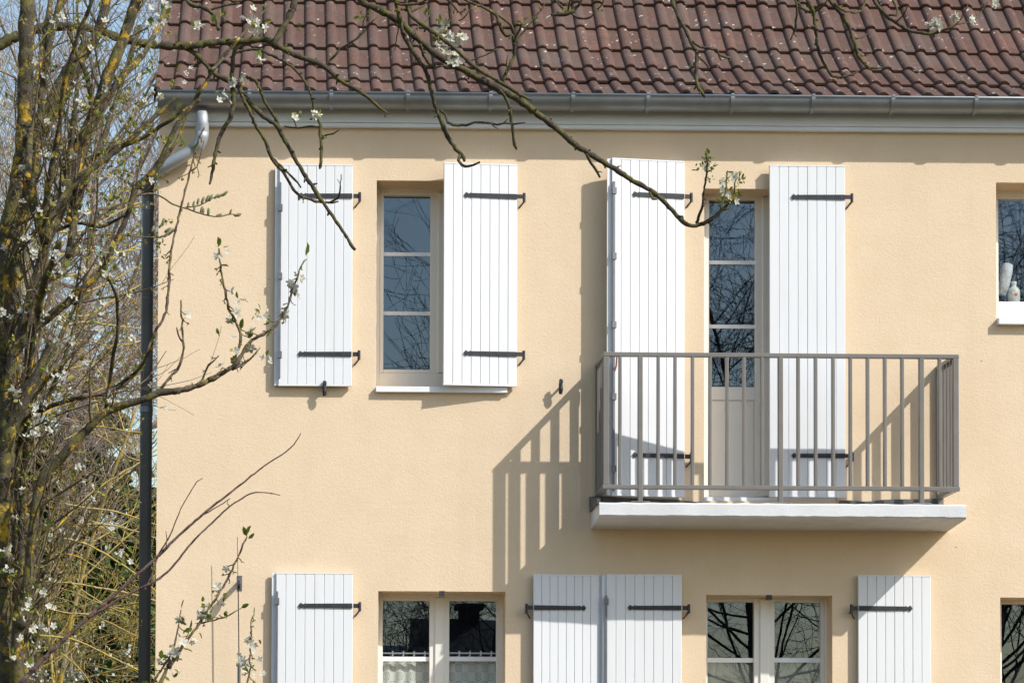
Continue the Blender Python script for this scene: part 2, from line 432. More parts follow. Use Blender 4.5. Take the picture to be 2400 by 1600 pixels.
for px in (585, 776, 955, 1148, 1340, 1515, 1712, 1900, 2086, 2280, 2470):
    xx = P(px, 240, .14).x; b_ = MB()
    for i in range(N):
        t0, t1 = PI + PI * i / N * .62 , PI + PI * (i + 1) / N * .62
        q = []
        for t_ in (t0, t1):
            for r in (gr + .001, gr + .008): q.append((gy + math.cos(t_) * r, zg + .03 + math.sin(t_) * r))
        b_.add([(xx - .013, *q[0]), (xx - .013, *q[1]), (xx - .013, *q[3]), (xx - .013, *q[2]), (xx + .013, *q[0]), (xx + .013, *q[1]), (xx + .013, *q[3]), (xx + .013, *q[2])],
               [(0, 1, 2, 3), (7, 6, 5, 4), (1, 5, 6, 2), (0, 3, 7, 4)])
    b_.box(xx - .011, xx + .011, gy - gr - .012, gy - gr + .012, zg + .038, zg + .048)
    b_.build('gutter_bracket', 'zinc', gut)
dp = MB(); rr = .043
px_ = P(346, 520, -.16)
path = [P(474, 262, .145), P(474, 290, .140), P(474, 315, .125), P(469, 334, .11), P(455, 350, .10), P(420, 371, .085), P(388, 391, .06)]
path += [Vector((px_.x + .055, -.02, P(360, 408, 0).z)), Vector((px_.x + .012, .07, P(350, 425, -.1).z)), Vector((px_.x, .14, P(346, 445, -.15).z)), Vector((px_.x, .16, P(346, 465, -.15).z)), Vector((px_.x, .16, 0.1))]
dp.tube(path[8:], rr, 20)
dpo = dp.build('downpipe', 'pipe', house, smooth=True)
c_ = MB(); c_.tube(path[:9], rr - .0005, 20); c_.build('pipe_offset', 'zincpale', dpo, smooth=True)
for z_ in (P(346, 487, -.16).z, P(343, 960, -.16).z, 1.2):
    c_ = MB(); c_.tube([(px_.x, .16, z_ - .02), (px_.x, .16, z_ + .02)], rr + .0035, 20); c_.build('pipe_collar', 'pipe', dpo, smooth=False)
c_ = MB(); c_.tube([path[1], path[1].lerp(path[2], .75)], rr + .003, 20); c_.build('pipe_collar', 'zincpale', dpo)
c_ = MB(); c_.tube([P(474, 306, .13), P(473, 322, .122), P(467, 338, .11), P(452, 352, .10)], rr + .003, 20); c_.build('pipe_elbow', 'zincpale', dpo, smooth=True)

# ---- windows
def window(key, panes, top, bot, bars, dw, kind='window', panel=None, sill=None, latch=False, cap=None):
    x0, x1, z0, z1 = HO[key]; y = dw
    pym = (top + bot) / 2
    gx = [(P(a, pym, -dw - .03).x, P(b, pym, -dw - .03).x) for a, b in panes]
    xm = (panes[0][0] + panes[-1][1]) / 2
    zt, zb = P(xm, top, -dw - .03).z, P(xm, bot, -dw - .03).z
    sw = .028
    fr = MB()
    lo = z0 + (0 if panel is None else .0)
    fr.box(x0 - .03, gx[0][0] - sw, y, y + .07, lo, z1 + .03); fr.box(gx[-1][1] + sw, x1 + .03, y, y + .07, lo, z1 + .03)
    fr.box(gx[0][0] - sw, gx[-1][1] + sw, y, y + .07, zt + sw, z1 + .03)
    zlow = (zb - sw) if panel is None else (z0 + .05)
    if zlow > lo + .005: fr.box(gx[0][0] - sw, gx[-1][1] + sw, y, y + .07, lo, zlow)
    win = fr.build(kind, 'pvc', house, bevel=.004)
    for i, (a, b) in enumerate(gx):
        s_ = MB(); ya, yb = y + .007, y + .06
        L = a - sw + .0005; Rr = b + sw - .0005
        if len(gx) == 2:
            mid = (gx[0][1] + gx[1][0]) / 2
            if i == 0: Rr = mid - .0005
            else: L = mid + .0005
        zb2 = zb - sw + .0005 if panel is None else z0 + .052
        s_.box(L, a, ya, yb, zb2, zt + sw - .0005); s_.box(b, Rr, ya, yb, zb2, zt + sw - .0005)
        s_.box(a, b, ya, yb, zt, zt + sw - .0005)
        if panel is None: s_.box(a, b, ya, yb, zb2, zb)
        sash = s_.build('sash', 'pvc', win, bevel=.003)
        if panel is not None:
            p_ = MB(); p_.box(a, b, ya + .001, yb, P(xm, panel, -dw).z, zb); p_.box(a, b, ya + .012, yb, zb2, P(xm, panel, -dw).z)
            p_.box(a + .012, b - .012, ya + .004, ya + .012, zb2 + .07, P(xm, panel, -dw).z - .012)
            p_.build('door_panel', 'pvc', win, bevel=.003)
        gp = MB(); yg = y + .03
        gp.add([(a, yg, zb), (b, yg, zb), (b, yg, zt), (a, yg, zt)], [(0, 1, 2, 3)]); gp.build('pane', 'glass', win)
        for by, ht in bars:
            zz = P((panes[i][0] + panes[i][1]) / 2, by, -dw - .02).z
            q = MB(); q.box(a, b, yg - .006, yg - .001, zz - ht / 2, zz + ht / 2); q.build('glazing_bar', 'sill', win)
    if len(gx) == 2:
        mid = (gx[0][1] + gx[1][0]) / 2; c = MB()
        c.box(mid - .031, mid + .031, y - .004, y + .0065, zb - sw * .8 if panel is None else z0 + .06, zt + sw * .7); c.build('meeting_stile', 'pvc', win, bevel=.004)
    if sill:
        sx0, sx1, sy0, sy1, pr_ = sill; s_ = MB()
        s_.box(P(sx0, sy0, pr_).x, P(sx1, sy0, pr_).x, -pr_, y - .001, P(sx0 + 100, sy1, pr_).z, P(sx0 + 100, sy0, pr_).z)
        s_.build('sill', 'sill', win, bevel=.003)
    if latch:
        lx = (x0 + x1) / 2; q = MB(); q.box(lx - .018, lx + .018, -.004, .035, z1 - .03, z1 + .003); q.build('shutter_catch', 'iron', win, fix=True)
    return win
window('W1', [(899, 1008), (1064, 1173)], 461, 867.5, [(595.5, .026), (734, .026)], .23, sill=(881, 1189, 905.5, 918.5, .035))
window('FD', [(1661, 1769), (1822, 1930)], 471, 908, [(615, .026), (765, .026)], .19, kind='glazed_door', panel=937)
window('W3', [(2338, 2448), (2500, 2610)], 469, 709, [], .23, sill=(2341, 2650, 744, 760, .045))
window('L1', [(896, 1005.5), (1052, 1162)], 1407.7, 1860, [(1543, .032), (1705, .03)], .23, sill=(885, 1190, 1905, 1920, .035), latch=True)
window('L2', [(1657, 1766), (1814, 1922)], 1411, 1866, [(1546, .032), (1708, .03)], .17, sill=(1650, 1955, 1912, 1927, .035), latch=True)
window('L3', [(2346, 2456), (2508, 2618)], 1416, 1760, [], .23, sill=(2341, 2650, 1800, 1815, .035))
th = MB(); x0, x1, z0, z1 = HO['FD']; th.box(x0 + .001, x1 - .001, .012, .185, z0 - .02, z0 + .028); th.build('door_threshold', 'sill', house, bevel=.004)

# ---- shutters
def shutter(pxh, pxf, pt, pb, dh, ang, straps, inner, bar=None, rebate=True, strap_len=.375, label=None):
    """pxh/pxf: photo x of the hinge and free edge of the front face; inner: the face with the locking bar shows"""
    pm = (pt + pb) / 2; xh = P(pxh, pm, dh).x
    sx = 1 if pxf > pxh else -1; a = math.radians(ang)
    w_ = abs(P(pxf, pm, dh).x - xh)
    if ang:
        for _ in range(4):
            w_ = abs(P(pxf, pm, dh + w_ * math.sin(a)).x - xh) / math.cos(a)
    xm = (pxh + pxf) / 2
    zb, zt = P(xm, pb, dh).z, P(xm, pt, dh).z; H = zt - zb
    e = Vector((sx * math.cos(a), -math.sin(a), 0)); nn = Vector((-sx * math.sin(a), -math.cos(a), 0)); O = Vector((xh, -dh, zb))
    W = lambda lx, ly, lz: O + e * lx + nn * ly + Vector((0, 0, lz))
    def bx(m, a0, a1, b0, b1, c0, c1):
        m.add([W(a0, b0, c0), W(a1, b0, c0), W(a1, b1, c0), W(a0, b1, c0), W(a0, b0, c1), W(a1, b0, c1), W(a1, b1, c1), W(a0, b1, c1)],
              [(0, 3, 2, 1), (4, 5, 6, 7), (0, 1, 5, 4), (1, 2, 6, 5), (2, 3, 7, 6), (3, 0, 4, 7)])
    m = MB(); nb = 8; cap = .010; bw = w_ / nb
    r4 = random.Random(int(pxh))
    bx(m, .001, w_ - .001, -.028, -.007, .001, H - .001)
    for i in range(nb):
        l0 = i * bw + (.0013 if i else 0); l1 = (i + 1) * bw - (.0013 if i < nb - 1 else 0); dz = r4.uniform(-.0006, .0006)
        # plank with chamfered long edges
        c = .0022
        q = [(l0, -.0069), (l0, -c + dz), (l0 + c, dz), (l1 - c, dz), (l1, -c + dz), (l1, -.0069)]
        vs = [W(u, v, cap + .0005) for u, v in q] + [W(u, v, H - cap - .0005) for u, v in q]
        m.add(vs, [(k, k + 1, k + 7, k + 6) for k in range(5)] + [(0, 1, 2, 3, 4, 5), (11, 10, 9, 8, 7, 6)])
    bx(m, 0, w_, -.029, .0015, H - cap, H); bx(m, 0, w_, -.029, .0015, 0, cap)
    sh = m.build('shutter', 'white', house, label, fix=True)
    if rebate:
        q = MB(); bx(q, w_ + .0005, w_ + .030, -.0275, -.014, .004, H - .004); q.build('rebate_strip', 'white', sh, fix=True)
    for ps in straps:
        zc = P(xm, ps, dh + .01).z - zb
        poly = [(.004, -.0165), (strap_len - .055, -.0135), (strap_len - .045, -.017), (strap_len - .036, -.009), (strap_len - .026, -.013), (strap_len - .015, -.020),
                (strap_len, 0), (strap_len - .015, .020), (strap_len - .026, .013), (strap_len - .036, .009), (strap_len - .045, .017), (strap_len - .055, .0135), (.004, .0165)]
        s_ = MB(); s_.prism(poly, lambda u, v: W(u, .0018, zc + v), lambda u, v: W(u, .0075, zc + v))
        for u in (.03, .14, .25, strap_len - .015):
            ang_ = [2 * PI * k / 8 for k in range(8)]
            s_.add([W(u + .0055 * math.cos(t), .0076, zc + .0055 * math.sin(t)) for t in ang_] + [W(u, .0105, zc)], [(k, (k + 1) % 8, 8) for k in range(8)])
        # knuckle on the pintle and its bracket into the wall
        if inner:
            bx(s_, -.052, -.004, -.006, .002, zc - .015, zc + .015)
        else:
            bx(s_, -.046, .004, .0015, .007, zc - .014, zc + .0145)
        s_.build('strap_hinge', 'iron', sh, fix=True)
        k_ = MB(); p0 = W(-.048, 0, zc)
        k_.tube([p0 + Vector((0, 0, -.036)), p0 + Vector((0, 0, .026))], .0105, 10)
        k_.tube([p0 + Vector((0, 0, -.03)), Vector((p0.x, .002, p0.z - .03))], .007, 6)
        k_.tube([p0 + Vector((0, .004, -.034)), Vector((p0.x + sx * .03, .002, p0.z - .07))], .0045, 6)
        k_.build('pintle', 'iron', sh)
    if bar:
        z0_, z1_ = P(pxf, bar[1], dh).z - zb, P(pxf, bar[0], dh).z - zb
        b_ = MB(); lx = w_ - bar[2]
        bx(b_, lx - .007, lx + .007, .003, .014, max(z0_, .03), min(z1_, H - .03))
        for f in bar[3]:
            zz = z0_ + (z1_ - z0_) * f
            bx(b_, lx - .016, lx + .013, .0016, .020, zz - .022, zz + .022)
        b_.build('locking_bar', 'steel', sh, fix=True)
    return sh
shutter(826, 654, 385, 904, .045, 0, (458, 828.5), True, bar=(428, 886, .006, (.87, .52, .12)))
shutter(1212, 1040, 385, 905, .045, 6.0, (459.5, 829), False, rebate=False)
shutter(1604.5, 1434, 377, 1164, .045, 8.5, (459, 1068), True, bar=(432, 1160, .012, (.97, .76, .54, .31, .08)))
shutter(1981, 1804, 387, 1164, .06, 0, (461, 1067), False, rebate=False)
shutter(826, 646, 1341, 1875, .045, 0, (1418, 1790), True, bar=(1385, 1850, .006, (.95, .5, .12)))
shutter(1250, 1403, 1345, 1880, .058, -2.2, (1423, 1795), True, strap_len=.365)
shutter(1598, 1421, 1345, 1880, .062, 0, (1423, 1795), True, bar=(1395, 1850, -.003, (.97, .5, .12)))
shutter(2012, 2182, 1347, 1882, .045, 0, (1424.5, 1797), True, rebate=False)

hk = MB(); c = P(1440, 832, .155)
hk.tube([c, c + Vector((.012, -.006, .012)), c + Vector((.016, -.008, -.02)), c + Vector((.012, -.008, -.075)), c + Vector((.002, -.008, -.11)), c + Vector((-.008, -.008, -.09))], .006, 6)
hk.build('shutter_hook', 'rust', house)
def stop(px, py, kind):
    c = P(px, py, .03); s_ = MB()
    s_.tube([(c.x, .01, c.z), (c.x, -.062, c.z)], .008, 8)
    s_.tube([(c.x, -.05, c.z - .052), (c.x + .002, -.056, c.z - .02), (c.x, -.06, c.z + .015), (c.x + .003, -.06, c.z + .05)], [.011, .016, .013, .012], 8)
    s_.tube([(c.x + .004, -.075, c.z + .03), (c.x + .004, -.05, c.z + .03)], .013, 8)
    s_.build('shutter_stop', 'iron', house, smooth=False)
stop(1313, 907, 0); stop(760, 911, 0)

# ---- balcony
YS = .50
xs0, xs1 = P(1405, 1193, YS).x, P(2265, 1197, YS).x
zst, zsb = P(1835, 1179, YS).z, P(1835, 1212, YS).z
b_ = MB(); nseg = 46; r5 = random.Random(9)
rows = []
for i in range(nseg + 1):
    x = xs0 + (xs1 - xs0) * i / nseg; j = r5.uniform(-.0022, .0022); j2 = r5.uniform(-.002, .002)
    rows.append([(x, .0, zsb - .034), (x, -YS + .012, zsb - .001 + j2), (x, -YS, zsb + .011 + j2), (x, -YS, zst - .010 + j), (x, -YS + .010, zst + j), (x, -.0, zst)])
vs = [q for r in rows for q in r]
fs = [(i * 6 + k, i * 6 + k + 1, (i + 1) * 6 + k + 1, (i + 1) * 6 + k) for i in range(nseg) for k in range(5)]
fs += [(0, 1, 2, 3, 4, 5), tuple(nseg * 6 + k for k in (5, 4, 3, 2, 1, 0))]
b_.add(vs, fs)
balc = b_.build('balcony', 'concrete', house, 'white painted balcony slab', fix=True)
dx0, dx1 = HO['FD'][0], HO['FD'][1]
def upstand(xa, xb, seed):
    u_ = MB(); rr_ = random.Random(seed); k = max(4, int((xb - xa) / .08)); vs = []
    for i in range(k + 1):
        x = xa + (xb - xa) * i / k; h = .095 - .03 * (i / k if seed == 1 else (1 - i / k) * .8) + rr_.uniform(-.006, .006)
        vs += [(x, -.012, zst + .001), (x, -.012, zst + h), (x, -.0005, zst + h + .006)]
    u_.add(vs, [(i * 3 + c, i * 3 + c + 1, i * 3 + c + 4, i * 3 + c + 3) for i in range(k) for c in range(2)])
    u_.add([vs[0], vs[1], vs[2]], [(0, 1, 2)])
    u_.build('damp_course', 'bitumen', balc)
upstand(xs0 - .012, dx0 - .01, 1); upstand(dx1 + .01, xs1 - .03, 2)
u_ = MB(); x_ = xs0 - .012
u_.add([(x_, -.013, zst + .095), (x_, -YS + .02, zst + .022), (x_, -YS + .02, zst - .012), (x_, -.013, zst - .012), (x_ + .02, -.013, zst + .095), (x_ + .02, -YS + .02, zst + .022), (x_ + .02, -YS + .02, zst + .002), (x_ + .02, -.013, zst + .002)],
       [(0, 1, 2, 3), (7, 6, 5, 4), (0, 4, 5, 1), (1, 5, 6, 2), (3, 7, 4, 0), (2, 6, 7, 3)])
u_.build('damp_course', 'bitumen', balc)
# railing
YR = .478
rx0, rx1 = P(1413.5, 990, YR).x, P(2248.5, 990, YR).x
zrt, zrb = P(1830, 827.3, YR).z, P(1830, 837, YR).z
zlt, zlb = P(1830, 1137.5, YR).z, P(1830, 1147.2, YR).z
RD = .040
t_ = MB(); t_.box(rx0, rx1, -YR, -YR + RD, zrb, zrt); t_.box(rx0, rx0 + RD, -YR + RD + .0002, 0, zrb, zrt); t_.box(rx1 - RD, rx1, -YR + RD + .0002, 0, zrb, zrt)
rail = t_.build('railing', 'rail', house, 'taupe metal balcony railing', bevel=.003)
t_ = MB(); t_.box(rx0 - .004, rx1 + .004, -YR - .002, -YR + RD, zlb, zlt); t_.build('bottom_rail', 'rail', rail, bevel=.003)
t_ = MB(); t_.box(rx0, rx0 + RD, -YR + RD + .0003, 0, zlb, zlt); t_.build('bottom_rail', 'rail', rail, bevel=.003)
t_ = MB(); t_.box(rx1 - RD, rx1, -YR + RD + .0003, 0, zlb, zlt); t_.build('bottom_rail', 'rail', rail, bevel=.003)
for px in (1454, 1543.5, 1583, 1624, 1665, 1705, 1745, 1787, 1872, 1913, 1954, 1994.5, 2035, 2075.5, 2116, 2204):
    xx = P(px, 990, YR).x; q = MB(); q.box(xx - .0098, xx + .0098, -YR + .001, -YR + .044, zlt + .0002, zrb - .0002); q.build('baluster', 'rail', rail, bevel=.0025)
for px in (1501, 1830, 2160.5):
    xx = P(px, 990, YR).x; q = MB(); q.box(xx - .0155, xx + .0155, -YR - .004, -YR + .042, zst + .01, zrb - .0002)
    q.box(xx - .064, xx + .064, -YR - .012, -YR + .05, zst + .002, zst + .0105); q.build('post', 'rail', rail, bevel=.003)
for sx in (0, 1):
    xa = rx0 + .002 if sx == 0 else rx1 - .040
    q = MB(); q.box(xa, xa + .038, -YR + .001, -YR + .040, zlt + .0002, zrb - .0002); q.build('post', 'rail', rail, bevel=.003)
    q = MB(); q.box(xa, xa + .038, -.03, -.001, zlt + .0002, zrb - .0002); q.build('post', 'rail', rail, bevel=.003)
    for d_ in (.11, .20, .29, .38):
        q = MB(); q.box(xa, xa + .038, -d_ - .010, -d_ + .010, zlt + .0002, zrb - .0002); q.build('baluster', 'rail', rail, bevel=.0025)
    q = MB(); q.box(xa + .002, xa + .034, -.06, -.03, zst + .002, zlb - .0002); q.build('post', 'rail', rail, bevel=.003)

# ---- things at and behind the windows
def curtain(name, key, pxa, pxb, py_top, dw, mat, label, rod, wave=.012, pleat=.075, scal=True):
    x0, x1 = P(pxa, py_top, -dw - .065).x, P(pxb, py_top, -dw - .065).x
    zt = P((pxa + pxb) / 2, py_top, -dw - .065).z; zb = zt - 1.1; y0 = dw + .065
    c = MB(); nx = 64; nz = 14; vs = []
    for j in range(nz + 1):
        for i in range(nx + 1):
            u = i / nx; x = x0 + (x1 - x0) * u; f = j / nz
            top = zt - (.020 * abs(math.sin(PI * (x - x0) / pleat)) if scal else 0)
            vs.append((x, y0 + wave * math.sin(2 * PI * x / pleat + .6 * math.sin(5 * x)) * (.4 + .6 * f), top + (zb - top) * f))
    c.add(vs, [(j * (nx + 1) + i, j * (nx + 1) + i + 1, (j + 1) * (nx + 1) + i + 1, (j + 1) * (nx + 1) + i) for j in range(nz) for i in range(nx)])
    if rod:
        t = thing(name, label, 'curtain', ((x0 + x1) / 2, y0, zb), 'net curtains in the lower windows')
        c.build('curtain_cloth', mat, t, smooth=True)
        r = MB(); r.tube([(x0 - .01, y0 - .012, zt + .012), (x1 + .01, y0 - .012, zt + .012)], .0055, 8); r.build('curtain_rod', 'sill', t)
        k = int((x1 - x0) / pleat)
        for i in range(k + 1):
            xx = x0 + i * pleat + .004
            if xx < x1: r = MB(); r.box(xx - .005, xx + .005, y0 - .02, y0 + .002, zt - .006, zt + .028); r.build('curtain_loop', 'sill', t)
    else:
        o = c.build(name, mat, None, smooth=True); tag(o, label, 'curtain', 'net curtains in the lower windows')
curtain('lace_curtain', 'L1', 894, 1007, 1534, .23, 'lace', 'white lace half curtain on a rod in the left leaf of the lower left window', True)
curtain('lace_curtain', 'L1', 1050, 1164, 1534, .23, 'lace', 'shaded lace half curtain on a rod in the right leaf of the lower left window', True)
curtain('sheer_curtain', 'L2', 1655, 1768, 1553, .17, 'sheer', 'grey sheer curtain behind the left leaf of the window under the balcony', False, .02, .11, False)
curtain('sheer_curtain', 'L2', 1812, 1924, 1553, .17, 'sheer', 'grey sheer curtain behind the right leaf of the window under the balcony', False, .02, .11, False)
def lathe(m, c, pr, n=16):
    vs = [(c.x + r * math.cos(2 * PI * k / n), c.y + r * math.sin(2 * PI * k / n), c.z + z) for r, z in pr for k in range(n)]
    m.add(vs, [(i * n + k, i * n + (k + 1) % n, (i + 1) * n + (k + 1) % n, (i + 1) * n + k) for i in range(len(pr) - 1) for k in range(n)])
c = P(2376, 711, -.345); bt = thing('plastic_bottle', 'white plastic bottle with a red spot standing inside the upper right window', 'bottle', (c.x, .345, c.z))
m = MB(); lathe(m, Vector((c.x, .345, c.z)), [(.0, 0), (.042, 0), (.044, .01), (.044, .085), (.036, .105), (.020, .118), (.018, .135)]); m.build('bottle_body', 'bottle', bt, smooth=True)
m = MB(); lathe(m, Vector((c.x, .345, c.z)), [(.021, .132), (.021, .155), (.0, .156)]); m.build('bottle_cap', 'bottle', bt, smooth=True)
m = MB(); m.add([(c.x + .012 * math.cos(t) + .004, .345 - .0445, c.z + .055 + .012 * math.sin(t)) for t in [2 * PI * k / 10 for k in range(10)]], [tuple(range(10))]); m.build('bottle_label', 'red', bt)
m = MB(); a, b = P(2347, 690, -.34), P(2362, 620, -.34)
m.tube([a, a.lerp(b, .3), a.lerp(b, .75), b, b + (b - a).normalized() * .012], [.034, .042, .044, .036, .01], 14); o = m.build('paper_roll', 'roll', None, smooth=True)
tag(o, 'tilted white paper roll beside the bottle inside the upper right window', 'paper roll')

# wall pulley with its cord, left of the lower left shutter
pl = thing('wall_pulley', 'small metal wall pulley with a hanging cord beside the lower left shutter', 'pulley', P(558, 1375, .03))
c = P(560, 1375, .06); m = MB(); m.box(c.x - .012, c.x + .020, -.004, .0, c.z - .02, c.z + .085); m.box(c.x - .008, c.x + .012, -.13, -.004, c.z + .022, c.z + .05); m.build('pulley_plate', 'steel', pl, fix=True)
m = MB(); m.tube([(c.x - .008, -.12, c.z + .01), (c.x + .010, -.12, c.z + .01)], .032, 14); m.tube([(c.x, -.12, c.z + .045), (c.x, -.12, c.z - .02)], .008, 6); m.build('pulley_wheel', 'iron', pl)
m = MB(); m.tube([(c.x - .012, -.12, c.z + .34), (c.x - .006, -.12, c.z + .02)], .0022, 5); m.tube([(c.x - .004, -.12, c.z), (c.x + .005, -.12, c.z - .55), (c.x + .006, -.12, c.z - 2.2)], .004, 5); m.build('cord', 'iron', pl)
m = MB(); m.tube([(c.x + .005, -.12, c.z - .53), (c.x + .006, -.12, c.z - .95)], .011, 8); m.build('cord_handle', 'pipe', pl)

# ------------------------------------------------------------------ trees: helpers
def catmull(ps, step):
    out = []
    n = len(ps)
    for i in range(n - 1):
        p0, p1, p2, p3 = ps[max(i - 1, 0)], ps[i], ps[i + 1], ps[min(i + 2, n - 1)]
        k = max(1, int(math.hypot(p2[0] - p1[0], p2[1] - p1[1]) / step))
        for j in range(k):
            t = j / k
            out.append(tuple(.5 * (2 * p1[c] + (p2[c] - p0[c]) * t + (2 * p0[c] - 5 * p1[c] + 4 * p2[c] - p3[c]) * t * t + (3 * p1[c] - p0[c] - 3 * p2[c] + p3[c]) * t ** 3) for c in range(len(p1))))
    out.append(ps[-1]); return out
def limb(m, ps, d0, d1=None, n=7, knob=.14, step=11, r=None, wob=.8):
    """a branch through photo points (x, y, radius) at d0..d1 metres before the facade -> its 3-D points and radii"""
    r = r or rnd
    d1 = d0 if d1 is None else d1
    q = catmull(ps, step); L = len(q); pts = []; rs = []
    for i, (x, y, ra) in enumerate(q):
        d = d0 + (d1 - d0) * i / max(1, L - 1)
        ra = max(.8, ra)
        s_ = (ZC - d) / F
        pts.append(P(x + r.gauss(0, wob * .5), y + r.gauss(0, wob * .5), d + r.gauss(0, .004))); rs.append(ra * s_ * (1 + r.uniform(-knob, knob)))
    m.tube(pts, rs, n); return pts, rs
def rv(r): 
    while True:
        v = Vector((r.uniform(-1, 1), r.uniform(-1, 1), r.uniform(-1, 1)))
        if .05 < v.length < 1: return v.normalized()
def flower(mp, ms, c, nrm, s, r):
    nrm = nrm.normalized(); a = nrm.orthogonal().normalized(); b = nrm.cross(a); t0 = r.uniform(0, 6)
    for k in range(5):
        t = t0 + 2 * PI * k / 5 + r.uniform(-.15, .15); d = a * math.cos(t) + b * math.sin(t); sd_ = nrm.cross(d)
        up = r.uniform(.1, .5)
        mp.add([c, c + d * s * .55 + sd_ * s * .34 + nrm * s * up * .5, c + d * s + sd_ * s * .15 + nrm * s * up, c + d * s - sd_ * s * .15 + nrm * s * up, c + d * s * .55 - sd_ * s * .34 + nrm * s * up * .5], [(0, 1, 2, 3, 4)])
    if ms is not None:
        for k in range(4):
            d = (nrm + rv(r) * .5).normalized(); q = d.orthogonal().normalized() * s * .06
            ms.add([c - q, c + q, c + d * s * .55], [(0, 1, 2)])
def leaf(m, c, d, s, r, wd=.3):
    d = d.normalized(); sd_ = d.cross(rv(r)).normalized(); n = d.cross(sd_)
    a = c + d * s * .35; b = c + d * s * .75
    m.add([c, a + sd_ * s * wd + n * s * .1, b + sd_ * s * wd * .75 + n * s * .1, c + d * s, b, a], [(0, 1, 2, 3, 4, 5)])
    m.add([c, a - sd_ * s * wd + n * s * .1, b - sd_ * s * wd * .75 + n * s * .1, c + d * s, b, a], [(5, 4, 3, 2, 1, 0)])
def grow(m, p, d, L, ra, lev, r, spread=.6, kids=5, up=.1, n=4, wig=.12, tips=None, segs=7, bias=None, krange=(.2, .95), rmin=.0007):
    pts = [p.copy()]; rs = [ra]; q = p.copy(); dd = d.normalized()
    for i in range(segs):
        dd = (dd + rv(r) * wig + Vector((0, 0, up * .25)) + (bias * .1 if bias else Vector())).normalized()
        q = q + dd * (L / segs); pts.append(q.copy()); rs.append(max(ra * (1 - .75 * (i + 1) / segs), rmin))
    m.tube(pts, rs, n if ra > .006 else 3, cap=False)
    if tips is not None and lev <= 1: tips.append((pts, rs))
    if lev > 0:
        for k in range(kids):
            f = krange[0] + (krange[1] - krange[0]) * (k + r.random()) / kids; i = min(int(f * segs), segs - 1)
            b = pts[i].lerp(pts[i + 1], f * segs - i); ax = (pts[i + 1] - pts[i]).normalized()
            cdir = (ax + rv(r) * spread * 1.6).normalized()
            grow(m, b, cdir, L * r.uniform(.35, .6), rs[i] * .55, lev - 1, r, spread, max(2, kids - 1) if lev > 1 else kids, up, n, wig, tips, max(4, segs - 1), bias, krange, rmin)
    return pts

def spray(pts, rs, mw, mp, ms, ml, mb_, r, dens, size, pf=.5, pl=.3, pb=.6, lo=0., span=1.0, len_=(.01, .03)):
    """spurs with flowers, leaves and buds along a branch"""
    n = len(pts)
    for i in range(1, n - 1):
        f = i / n
        if f < lo or r.random() > dens: continue
        ax = (pts[i + 1] - pts[i - 1]).normalized(); d = ax.cross(rv(r)); 
        if d.length < .1: continue
        d = (d.normalized() + ax * .8).normalized(); L = r.uniform(*len_) 
        e = pts[i] + d * (rs[i] + L); mw.tube([pts[i], pts[i] + d * (rs[i] + L * .5) + rv(r) * L * .15, e], [min(rs[i] * .6, .0035), .0018, .0014], 4)
        for _ in range(r.randint(2, 5)):
            if r.random() < pb:
                dd = (d + rv(r) * .9).normalized(); leaf(mb_, e, dd, size * r.uniform(.35, .7), r, .22)
        if r.random() < pf:
            for _ in range(r.randint(1, 3)):
                dd = (d + rv(r) * 1.0).normalized(); flower(mp, ms, e + dd * size * .5, (dd + Vector((.3, -.4, .2))).normalized(), size * r.uniform(.75, 1.1), r)
        if r.random() < pl:
            for _ in range(r.randint(1, 2)):
                leaf(ml, e, (d + rv(r) * .7 + Vector((0, 0, .4))).normalized(), size * r.uniform(.9, 1.7), r)

# ------------------------------------------------------------------ plum tree (left foreground)
D = 10.0
R1 = random.Random(21)
plum = thing('plum_tree', 'many stemmed plum tree with white blossom and yellow lichen standing before the downpipe', 'tree', (P(30, 1890, D).x, -D, 0))
mw, msn, mp, ms, ml, mb_ = MB(), MB(), MB(), MB(), MB(), MB()
BASE = (35, 3140)
trunks = [
 ([(62, -260, 13), (63, 0, 18), (60, 172, 19), (57, 300, 20), (48, 400, 22), (32, 480, 22), (14, 560, 22), (4, 700, 22), (2, 850, 20), (8, 1000, 22), (12, 1200, 22), (20, 1600, 26), (20, 3160, 48)], 0.),
 ([(262, -60, 9), (250, 0, 11), (232, 70, 12), (200, 120, 14), (170, 160, 20), (135, 225, 22), (108, 280, 21), (84, 348, 18), (74, 420, 16), (40, 560, 16), (30, 760, 18), (34, 1000, 18), (46, 1250, 20), (40, 1600, 24), (45, 3160, 44)], -.35),
 ([(155, -80, 6), (142, 0, 8), (120, 88, 8), (104, 174, 9), (94, 268, 9), (80, 402, 11), (75, 467, 12), (102, 560, 13), (99, 641, 12), (80, 721, 12), (70, 820, 13), (58, 950, 14), (48, 1100, 15), (60, 1350, 16), (50, 1600, 18), (60, 3160, 40)], -.2),
 ([(350, -90, 9), (319, 0, 12), (289, 94, 13), (254, 174, 14), (228, 254, 14), (187, 335, 14), (166, 420, 13), (140, 500, 12), (107, 570, 12), (85, 650, 11), (54, 760, 11), (20, 900, 13), (10, 1040, 15), (5, 1300, 18), (0, 1600, 20), (20, 3160, 40)], .1),
 ([(118, 800, 8), (88, 875, 10), (48, 961, 14), (27, 1005, 15), (10, 1080, 17), (5, 1300, 18), (15, 1600, 20), (25, 3160, 34)], .35),
 ([(420, 915, 7.5), (375, 920, 8.5), (348, 931, 8.5), (303, 945, 9), (249, 966, 10), (214, 995, 10.5), (174, 1036, 11), (134, 1081, 11.5), (102, 1115, 12), (84, 1180, 12), (76, 1260, 13), (66, 1350, 13), (50, 1460, 14), (40, 1600, 16), (40, 3160, 30)], .45),
]
big = []
for ps, dd in trunks:
    big.append(limb(mw, ps, D + dd, D, 10, .07, 14, R1, 1.5))
